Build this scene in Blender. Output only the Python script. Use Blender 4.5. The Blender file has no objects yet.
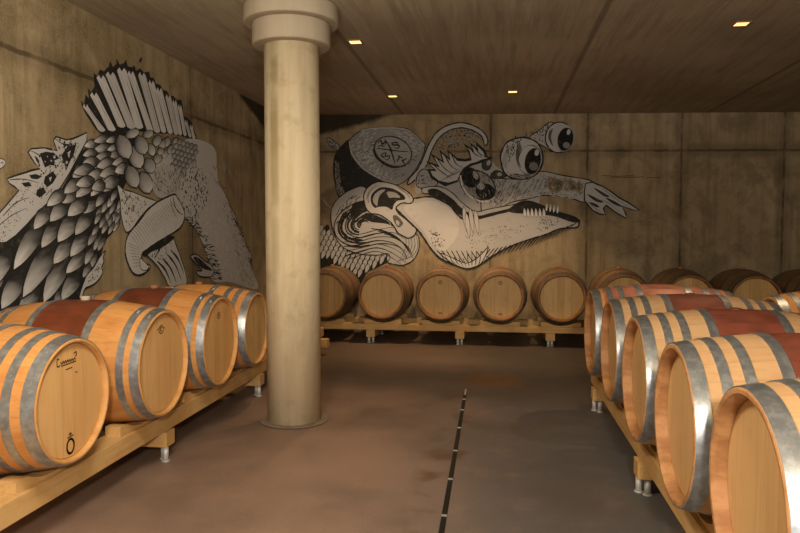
import bpy, bmesh, math, random
from math import sin, cos, pi, radians, atan2, hypot
from mathutils import Vector, Matrix
sc = bpy.context.scene

# ---------------------------------------------------------------- camera, world, lights, exposure
CAM_H, FOCAL, YAW, PITCH, ROLL = 1.38, 691.0, -.138, -.0512, 0.0
cd = bpy.data.cameras.new('camera'); cam = bpy.data.objects.new('camera', cd); sc.collection.objects.link(cam)
cd.sensor_fit = 'HORIZONTAL'; cd.sensor_width = 36; cd.lens = FOCAL*36/800; cd.clip_start = .05
F = Vector((sin(YAW)*cos(PITCH), cos(YAW)*cos(PITCH), sin(PITCH))); Rv = Vector((cos(YAW), -sin(YAW), 0)); U = Rv.cross(F)
R2 = Rv*cos(ROLL)+U*sin(ROLL); U2 = U*cos(ROLL)-Rv*sin(ROLL)
m3 = Matrix((R2, U2, -F)).transposed(); cam.matrix_world = Matrix.Translation((0, 0, CAM_H)) @ m3.to_4x4()
sc.camera = cam

w = bpy.data.worlds.new('cellar_world'); sc.world = w; w.use_nodes = True
w.node_tree.nodes['Background'].inputs[0].default_value = (1.0, .78, .55, 1)
w.node_tree.nodes['Background'].inputs[1].default_value = .045
sc.view_settings.view_transform = 'Standard'; sc.view_settings.look = 'None'
sc.view_settings.exposure = 0.12; sc.view_settings.gamma = 1.0; sc.view_settings.use_curve_mapping = False

def lamp(name, typ, loc, power, col, aim=None, **kw):
    l = bpy.data.lights.new(name, typ); l.energy = power; l.color = col
    for k, v in kw.items(): setattr(l, k, v)
    o = bpy.data.objects.new(name, l); sc.collection.objects.link(o); o.location = loc
    if aim is not None: o.rotation_euler = (Vector(aim)-Vector(loc)).to_track_quat('-Z', 'Y').to_euler()
    return o
lamp('aisle_lamp', 'POINT', (-.9, 2.0, 2.30), 105, (1.0, .88, .70), shadow_soft_size=.22)
lamp('added_rear_key', 'POINT', (.25, -.9, 2.0), 350, (1.0, .88, .72), shadow_soft_size=.12)  # unseen key light added behind the camera, column shadow falls out of sight
lamp('doorway_light', 'AREA', (.25, -2.6, 1.05), 28, (1.0, .94, .86), aim=(.1, 3, .9), shape='RECTANGLE', size=1.3, size_y=2.0)

# ---------------------------------------------------------------- node helpers
class NT:
    def __init__(s, name):
        s.m = bpy.data.materials.new(name); s.m.use_nodes = True; s.t = s.m.node_tree; s.n = s.t.nodes
        s.b = s.n['Principled BSDF']; s.b.inputs['Specular IOR Level'].default_value = .3
    def link(s, a, b): s.t.links.new(a, b)
    def setin(s, i, v):
        if hasattr(v, 'is_output') or isinstance(v, bpy.types.NodeSocket): s.link(v, i)
        elif isinstance(v, (tuple, list)) and len(v) == 3 and i.type == 'RGBA': i.default_value = (*v, 1)
        else: i.default_value = v
    def node(s, typ, outi=0, ins=None, **kw):
        n = s.n.new(typ)
        for k, v in kw.items(): setattr(n, k, v)
        for k, v in (ins or {}).items(): s.setin(n.inputs[k], v)
        return n.outputs[outi]
    def math(s, op, a, b=0, c=0): return s.node('ShaderNodeMath', ins={0: a, 1: b, 2: c}, operation=op)
    def mix(s, f, a, b, bt='MIX'): return s.node('ShaderNodeMix', 2, {0: f, 6: a, 7: b}, data_type='RGBA', blend_type=bt)
    def noise(s, v, scale, detail=3, rough=.55, dist=0): return s.node('ShaderNodeTexNoise', 0, {'Vector': v, 'Scale': scale, 'Detail': detail, 'Roughness': rough, 'Distortion': dist})
    def ramp(s, f, lo, hi, a=0., b=1.): return s.node('ShaderNodeMapRange', 0, {0: f, 1: lo, 2: hi, 3: a, 4: b}, interpolation_type='SMOOTHSTEP')
    def scale(s, v, xyz, loc=(0, 0, 0)): return s.node('ShaderNodeMapping', 0, {'Vector': v, 'Scale': xyz, 'Location': loc})
    def obj(s): return s.node('ShaderNodeTexCoord', 3)
    def pos(s): return s.node('ShaderNodeNewGeometry', 0)
    def rnd(s): return s.node('ShaderNodeObjectInfo', 5)
    def xyz(s, v):
        n = s.n.new('ShaderNodeSeparateXYZ'); s.link(v, n.inputs[0]); return n.outputs
    def line(s, c, at, wd): return s.ramp(s.math('ABSOLUTE', s.math('SUBTRACT', c, at)), wd*.3, wd, 1., 0.)
    def bump(s, h, st, d=.01): s.link(s.node('ShaderNodeBump', 0, {'Height': h, 'Strength': st, 'Distance': d}), s.b.inputs['Normal'])
    def out(s, col=None, rough=None, metal=None):
        if col is not None: s.setin(s.b.inputs['Base Color'], col)
        if rough is not None: s.setin(s.b.inputs['Roughness'], rough)
        if metal is not None: s.setin(s.b.inputs['Metallic'], metal)
        return s.m

def concrete(name, base, dark, light, vseams=(), hseams=(), axis=0, streak=1., dark_wedge=None):
    t = NT(name); p = t.obj(); X = t.xyz(p); a = X[axis]; z = X[2]
    big = t.ramp(t.noise(p, .9, 4, .6), .35, .68); mid = t.noise(p, 5, 5, .65); fine = t.noise(p, 60, 3, .6)
    st = t.ramp(t.noise(t.scale(p, (7, 7, .55)), 1.3, 5, .65), .42, .72)
    patch = t.ramp(t.noise(p, 1.7, 5, .7, .6), .46, .66); blot = t.ramp(t.noise(t.scale(p, (1, 1, .6)), 3.4, 5, .7), .5, .7)
    col = t.mix(big, base, light); col = t.mix(t.math('MULTIPLY', patch, .6), col, dark); col = t.mix(t.math('MULTIPLY', blot, .35), col, (.12, .09, .045)); col = t.mix(t.math('MULTIPLY', st, .55*streak), col, dark)
    col = t.mix(t.ramp(mid, .45, .8, 0, .5), col, dark)
    col = t.mix(t.ramp(fine, .35, .75, 0, .35), col, light)
    wob = t.math('MULTIPLY', t.math('SUBTRACT', t.noise(p, 9, 2), .5), .03)
    seams = None
    for c, L in ((a, vseams), (z, hseams)):
        for at in L:
            q = t.line(t.math('ADD', c, wob), at, .03)
            halo = t.math('MULTIPLY', t.line(t.math('ADD', c, wob), at, .14), .35)
            q = t.math('MAXIMUM', t.math('MULTIPLY', q, .8), halo)
            seams = q if seams is None else t.math('MAXIMUM', seams, q)
    if seams is not None:
        seams = t.math('MULTIPLY', seams, t.ramp(t.noise(p, 3.1, 3), .25, .6, .35, 1.))
        col = t.mix(seams, col, tuple(v*.35 for v in dark))
    if dark_wedge:
        # black wedge along under the ceiling, deepest at the corner and thinning out
        at, ln, _ = dark_wedge
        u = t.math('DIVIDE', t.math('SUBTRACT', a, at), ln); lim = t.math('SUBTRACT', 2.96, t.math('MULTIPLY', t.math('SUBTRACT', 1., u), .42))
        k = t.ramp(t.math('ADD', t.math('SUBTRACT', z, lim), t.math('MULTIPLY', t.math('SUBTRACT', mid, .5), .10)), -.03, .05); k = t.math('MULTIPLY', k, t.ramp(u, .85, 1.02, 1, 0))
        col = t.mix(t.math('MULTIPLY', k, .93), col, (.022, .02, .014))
    t.bump(t.math('ADD', t.math('MULTIPLY', mid, .6), t.math('MULTIPLY', fine, .25)), .25, .01)
    return t.out(col, .85)

M = {}
M['wall'] = concrete('back_wall_concrete', (.36, .272, .158), (.145, .104, .056), (.48, .38, .24), dark_wedge=(-2.95, 1.62, -1), vseams=(-.08, 1.22, 2.47, 3.82), hseams=(2.46,))
M['wall_side'] = concrete('side_wall_concrete', (.34, .26, .145), (.15, .112, .05), (.50, .40, .25), dark_wedge=(9.05, -1.5, 1), vseams=(2.3, 6.4), hseams=(2.49,), axis=1)
def ceil_mat():
    t = NT('ceiling_concrete'); p = t.obj(); X = t.xyz(p)
    st = t.noise(t.scale(p, (9, .55, 1)), 1.6, 5, .7); st2 = t.noise(t.scale(p, (30, 1.2, 1)), 1.2, 3, .6); big = t.ramp(t.noise(p, .7, 4), .35, .7)
    col = t.mix(big, (.36, .305, .22), (.48, .41, .30)); col = t.mix(t.ramp(st, .42, .72, 0, .55), col, (.22, .18, .125)); col = t.mix(t.ramp(st2, .5, .75, 0, .35), col, (.58, .51, .40))
    for at in (-1.26, .76, 2.78): col = t.mix(t.math('MULTIPLY', t.line(X[0], at, .035), .5), col, (.08, .06, .04))
    t.bump(t.math('ADD', st, st2), .3, .008); return t.out(col, .85)
M['ceiling'] = ceil_mat()
def floor_mat():
    t = NT('sealed_concrete_floor'); p = t.obj(); X = t.xyz(p)
    big = t.noise(p, .8, 5, .6); mid = t.noise(p, 4, 5, .65); fine = t.noise(p, 70, 3, .6)
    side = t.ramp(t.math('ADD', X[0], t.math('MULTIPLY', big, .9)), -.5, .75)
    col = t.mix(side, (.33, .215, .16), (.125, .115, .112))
    col = t.mix(t.ramp(big, .4, .7, 0, .6), col, (.11, .085, .066)); col = t.mix(t.ramp(mid, .48, .75, 0, .35), col, (.30, .215, .15)); col = t.mix(t.ramp(fine, .4, .75, 0, .25), col, (.10, .08, .065))
    far = t.ramp(t.math('ADD', X[1], t.math('MULTIPLY', t.math('SUBTRACT', big, .5), 3.)), 4.6, 6.6, 0, .72); col = t.mix(far, col, (.075, .055, .04))      # floor colour blended darker towards the far end
    # damp rusty patch at the far end of the drain
    dx = t.math('MULTIPLY', t.math('ADD', X[0], .02), 2.9); dy = t.math('MULTIPLY', t.math('SUBTRACT', X[1], 6.4), 2.6)
    d = t.math('ADD', t.math('SQRT', t.math('ADD', t.math('MULTIPLY', dx, dx), t.math('MULTIPLY', dy, dy))), t.math('MULTIPLY', mid, .6))
    wet = t.ramp(d, .75, 1.35, 1, 0); col = t.mix(t.math('MULTIPLY', wet, .8), col, (.17, .085, .03))
    stain = t.math('MULTIPLY', t.line(X[0], -.285, .2), t.ramp(t.noise(p, 3.2, 3), .5, .68)); col = t.mix(t.math('MULTIPLY', stain, .6), col, (.11, .05, .02))
    rough = t.ramp(big, .3, .7, .62, .42); t.bump(fine, .12, .004)
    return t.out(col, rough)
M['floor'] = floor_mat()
def pillar_mat(name, a, b, c, streaks=True):
    t = NT(name); p = t.obj(); n = t.noise(t.scale(p, (5, 5, .6)), 1.6, 5, .65); m = t.noise(p, 9, 4, .6)
    col = t.mix(t.ramp(n, .35, .7), a, b)
    if streaks:
        col = t.mix(t.ramp(m, .5, .78, 0, .45), col, c)
        X = t.xyz(p); g = t.math('MULTIPLY', t.line(t.math('ADD', X[0], t.math('MULTIPLY', n, .04)), -.055, .05), t.ramp(t.noise(t.scale(p, (1, 1, 1.4)), 2, 3), .3, .6))
        g = t.math('MULTIPLY', g, t.ramp(X[2], .6, 2.4, .15, 1.)); col = t.mix(t.math('MULTIPLY', g, .75), col, (.30, .22, .08))
    t.bump(m, .15, .004); return t.out(col, .75)
M['column'] = pillar_mat('column_concrete', (.76, .65, .45), (.63, .52, .34), (.45, .35, .19))
M['capital'] = pillar_mat('column_capital_paint', (.47, .40, .30), (.42, .355, .265), (.4, .3, .2), False)
M['collar'] = pillar_mat('column_collar_mortar', (.26, .20, .14), (.20, .155, .11), (.2, .15, .1), False)

NST = 26
def stave_mat(name, base, alt, dark, red=None, redw=.165):
    t = NT(name); p = t.obj(); X = t.xyz(p); r = t.rnd()
    ang = t.math('ADD', t.math('DIVIDE', t.math('ARCTAN2', X[1], X[2]), 2*pi), .5)
    s = t.math('ADD', t.math('MULTIPLY', ang, NST), t.math('MULTIPLY', r, 7.0)); idx = t.math('FLOOR', s); fr = t.math('FRACT', s)
    wn = t.node('ShaderNodeTexWhiteNoise', 0, {'W': t.math('ADD', idx, t.math('MULTIPLY', r, 31.7))}, noise_dimensions='1D')
    off = t.node('ShaderNodeCombineXYZ', 0, {0: t.math('MULTIPLY', wn, 13.), 1: 0, 2: 0})
    pv = t.node('ShaderNodeVectorMath', 0, {0: p, 1: off}, operation='ADD')
    g = t.noise(t.scale(pv, (3, 55, 55)), 1.2, 4, .6); blot = t.noise(pv, 7, 4, .6)
    col = t.mix(wn, base, alt); col = t.mix(t.ramp(g, .42, .72, 0, .4), col, dark); col = t.mix(t.ramp(blot, .5, .8, 0, .45), col, tuple(v*.8 for v in dark))
    if red is not None:
        ax = t.math('ADD', t.math('ABSOLUTE', X[0]), t.math('MULTIPLY', t.math('SUBTRACT', t.noise(pv, 14, 3), .5), .03))
        k = t.ramp(ax, redw-.01, redw+.01, 1, 0)
        rc = t.mix(t.ramp(blot, .35, .7), red, tuple(v*.55 for v in red)); rc = t.mix(t.ramp(t.noise(pv, 3, 3), .55, .75, 0, .5), rc, tuple(v*1.6+.03 for v in red))
        col = t.mix(t.math('MULTIPLY', k, .92), col, rc)
    gap = t.ramp(t.math('ABSOLUTE', t.math('SUBTRACT', fr, .5)), .47, .495, 0, 1); col = t.mix(t.math('MULTIPLY', gap, .22), col, tuple(v*.3 for v in dark))
    t.bump(t.math('SUBTRACT', t.math('MULTIPLY', g, .3), gap), .35, .002); return t.out(col, .5)
OAK, OAK2, OAKD = (.64, .275, .078), (.68, .335, .11), (.44, .17, .042)
M['stave'] = stave_mat('new_oak_staves', OAK, OAK2, OAKD)
M['stave_red'] = stave_mat('oak_staves_with_maroon_band', OAK, OAK2, OAKD, (.17, .028, .014))
M['stave_pink'] = stave_mat('oak_staves_with_pink_band', OAK, OAK2, OAKD, (.50, .19, .13), .40)
M['stave_pale'] = stave_mat('pale_oak_staves_with_maroon_band', (.60, .365, .18), (.66, .42, .22), (.46, .25, .11), (.24, .045, .03))
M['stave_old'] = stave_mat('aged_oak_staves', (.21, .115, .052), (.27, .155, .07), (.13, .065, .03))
def head_mat(name, base, alt, dark):
    t = NT(name); p = t.obj(); X = t.xyz(p); r = t.rnd()
    y = t.math('ADD', X[1], t.math('MULTIPLY', r, .06)); s = t.math('ADD', t.math('MULTIPLY', y, 9.3), t.math('MULTIPLY', t.math('SINE', t.math('MULTIPLY', y, 23.)), .28))
    idx = t.math('FLOOR', s); fr = t.math('FRACT', s)
    wn = t.node('ShaderNodeTexWhiteNoise', 0, {'W': t.math('ADD', idx, t.math('MULTIPLY', r, 57.3))}, noise_dimensions='1D')
    off = t.node('ShaderNodeCombineXYZ', 0, {0: 0, 1: 0, 2: t.math('MULTIPLY', wn, 13.)}); pv = t.node('ShaderNodeVectorMath', 0, {0: p, 1: off}, operation='ADD')
    g = t.noise(t.scale(pv, (40, 40, 2.2)), 1.2, 4, .6, .3); blot = t.noise(pv, 5, 4, .6)
    col = t.mix(wn, base, alt); col = t.mix(t.ramp(g, .45, .75, 0, .38), col, dark); col = t.mix(t.ramp(blot, .52, .8, 0, .4), col, dark)
    gap = t.ramp(t.math('ABSOLUTE', t.math('SUBTRACT', fr, .5)), .482, .497, 0, 1); col = t.mix(t.math('MULTIPLY', gap, .45), col, tuple(v*.5 for v in dark))
    t.bump(g, .12, .002); return t.out(col, .5)
def chime_mat(name, base, dark):
    t = NT(name); p = t.obj(); n = t.noise(t.scale(p, (2, 6, 6)), 1.6, 4, .65); f = t.noise(p, 40, 3)
    col = t.mix(t.ramp(n, .4, .68), base, dark); col = t.mix(t.ramp(f, .5, .8, 0, .3), col, tuple(v*.6 for v in dark)); return t.out(col, .55)
M['chime'] = chime_mat('oak_chime', (.52, .275, .12), (.33, .15, .058))
M['chime_pale'] = chime_mat('pale_oak_chime', (.66, .36, .13), (.54, .27, .09))
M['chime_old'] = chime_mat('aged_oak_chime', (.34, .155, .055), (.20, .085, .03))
M['head'] = head_mat('oak_head_boards', (.64, .345, .122), (.70, .43, .18), (.48, .225, .07))
M['head_pale'] = head_mat('pale_oak_head_boards', (.60, .37, .165), (.66, .43, .20), (.45, .255, .10))
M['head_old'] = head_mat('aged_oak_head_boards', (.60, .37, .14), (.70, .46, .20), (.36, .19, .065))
def metal_mat(name, a, b, rough, metal):
    t = NT(name); p = t.obj(); n = t.noise(p, 26, 4, .65); n2 = t.noise(p, 5, 3)
    col = t.mix(t.ramp(n, .38, .68), a, b); t.bump(n, .08, .002)
    return t.out(col, t.math('ADD', t.math('MULTIPLY', n2, .25), rough-.1), metal)
M['hoop'] = metal_mat('galvanised_hoop_steel', (.34, .37, .40), (.53, .565, .61), .34, .8)
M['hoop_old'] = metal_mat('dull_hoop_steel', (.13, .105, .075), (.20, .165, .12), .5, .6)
M['tube'] = metal_mat('galvanised_tube', (.62, .61, .58), (.74, .73, .70), .5, .3)
def beam_mat(name, base, alt, dark, ax):
    t = NT(name); p = t.obj(); sx = [38, 38, 38]; sx[ax] = 1.6
    g = t.noise(t.scale(p, tuple(sx)), 1.1, 4, .65, .5); blot = t.noise(p, 3.5, 4, .6); kn = t.ramp(t.noise(p, 9, 2), .68, .75)
    col = t.mix(t.ramp(blot, .35, .65), base, alt); col = t.mix(t.ramp(g, .45, .75, 0, .5), col, dark); col = t.mix(t.math('MULTIPLY', kn, .6), col, tuple(v*.5 for v in dark))
    t.bump(g, .15, .003); return t.out(col, .65)
M['beam'] = beam_mat('rough_pine_beam', (.60, .36, .135), (.68, .44, .19), (.42, .22, .075), 1)
M['beam_x'] = beam_mat('rough_pine_beam_across', (.60, .36, .135), (.68, .44, .19), (.42, .22, .075), 0)
def plain(name, col, rough=.6, metal=0., emit=None, es=0):
    t = NT(name); n = t.noise(t.obj(), 18, 3); c2 = tuple(v*.82 for v in col)
    if emit: t.setin(t.b.inputs['Emission Color'], emit); t.b.inputs['Emission Strength'].default_value = es
    return t.out(t.mix(n, col, c2), rough, metal)
M['ink'] = plain('burnt_stamp_ink', (.10, .048, .015), .8)
M['bung'] = plain('oak_bung', (.45, .20, .08), .7)
M['bung_flat'] = plain('maroon_bung', (.20, .06, .04), .6)
M['bung_si'] = plain('pale_silicone_bung', (.62, .55, .44), .5)
M['black'] = plain('black_channel', (.018, .015, .012), .55)
M['clip'] = plain('steel_clip', (.72, .70, .66), .35, .6)
M['frame'] = plain('lamp_frame', (.30, .24, .17), .5)
M['glow'] = plain('warm_lamp_glass', (1, .7, .35), .4, 0, (1.0, .52, .17), 2.1)
M['scratch'] = plain('rusty_wall_scratch', (.17, .075, .035), .9)
def paint_mat():
    t = NT('mural_wall_paint'); a = t.node('ShaderNodeAttribute', 0, attribute_name='tone'); p = t.obj()
    n = t.noise(p, 14, 5, .65); c = t.mix(t.ramp(n, .52, .85, 0, .45), a, (.30, .26, .20)); c = t.mix(1.0, c, (1.0, 1.0, 1.0), 'MULTIPLY')
    return t.out(c, .8)
M['paint'] = paint_mat()

# ---------------------------------------------------------------- mesh helpers
class MB:
    def __init__(s): s.v = []; s.f = []; s.sm = []
    def add(s, vs, fs, smooth=False):
        b = len(s.v); s.v += [tuple(v) for v in vs]; s.f += [tuple(b+i for i in f) for f in fs]; s.sm += [smooth]*len(fs)
    def box(s, x0, x1, y0, y1, z0, z1, bev=0.):
        bm = bmesh.new(); bmesh.ops.create_cube(bm, size=1)
        for v in bm.verts: v.co = Vector(((x0+x1)/2+v.co.x*(x1-x0), (y0+y1)/2+v.co.y*(y1-y0), (z0+z1)/2+v.co.z*(z1-z0)))
        if bev: bmesh.ops.bevel(bm, geom=bm.edges[:], offset=bev, segments=2, affect='EDGES', profile=.6)
        bm.verts.index_update(); s.add([v.co for v in bm.verts], [[v.index for v in f.verts] for f in bm.faces]); bm.free()
        return s
    def rev(s, prof, n=64, axis='z', close=False, c=(0, 0, 0), smooth=True):
        # prof: list of (h, r) turned round an axis; (h,0) closes as a fan
        vs, fs = [], []
        for h, r in prof:
            for i in range(n):
                a = 2*pi*i/n
                q = (r*cos(a), r*sin(a), h) if axis == 'z' else (h, r*cos(a), r*sin(a))
                vs.append((q[0]+c[0], q[1]+c[1], q[2]+c[2]))
        k = len(prof)
        for j in range(k-1 if not close else k):
            a, b = j*n, ((j+1) % k)*n
            for i in range(n):
                i2 = (i+1) % n
                fs.append((a+i, a+i2, b+i2, b+i))
        s.add(vs, fs, smooth); return s
    def disc(s, h, r, n=64, axis='x', flip=False):
        vs = [(h, r*cos(2*pi*i/n), r*sin(2*pi*i/n)) if axis == 'x' else (r*cos(2*pi*i/n), r*sin(2*pi*i/n), h) for i in range(n)]
        s.add(vs, [tuple(range(n))[::-1] if flip else tuple(range(n))]); return s
    def mesh(s, name, mat):
        m = bpy.data.meshes.new(name); m.from_pydata(s.v, [], s.f); m.materials.append(mat)
        m.polygons.foreach_set('use_smooth', s.sm)
        bm = bmesh.new(); bm.from_mesh(m); bmesh.ops.recalc_face_normals(bm, faces=bm.faces); bm.to_mesh(m); bm.free(); m.update(); return m
    def build(s, name, mat, parent=None, loc=(0, 0, 0), rot=(0, 0, 0)):
        return link(name, s.mesh(name, mat), parent, loc, rot)
def link(name, data, parent=None, loc=(0, 0, 0), rot=(0, 0, 0)):
    o = bpy.data.objects.new(name, data); sc.collection.objects.link(o); o.parent = parent; o.location = loc; o.rotation_euler = rot; return o
def tag(o, label, cat, group=None):
    o['label'] = label; o['category'] = cat
    if group: o['group'] = group
    return o
def thing(name, label, cat, loc, rz=0, group=None):
    return tag(link(name, None, None, loc, (0, 0, rz)), label, cat, group)
def struct(o): o['kind'] = 'structure'; return o

# ---------------------------------------------------------------- room shell
CEIL, LEFTX = 2.96, -2.93
WB0, SLOPE = Vector((0, 9.52, 0)), .10
TB = Vector((1, SLOPE, 0)).normalized(); ANGB = atan2(SLOPE, 1)
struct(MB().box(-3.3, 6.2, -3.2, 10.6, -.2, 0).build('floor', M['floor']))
struct(MB().box(-3.3, 6.2, -3.2, 10.6, CEIL, CEIL+.2).build('ceiling', M['ceiling']))
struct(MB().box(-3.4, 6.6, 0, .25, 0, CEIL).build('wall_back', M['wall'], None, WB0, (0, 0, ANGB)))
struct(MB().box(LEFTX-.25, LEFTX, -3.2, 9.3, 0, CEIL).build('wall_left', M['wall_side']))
struct(MB().box(5.6, 5.85, -3.2, 10.1, 0, CEIL).build('wall_right', M['wall_side']))
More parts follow.
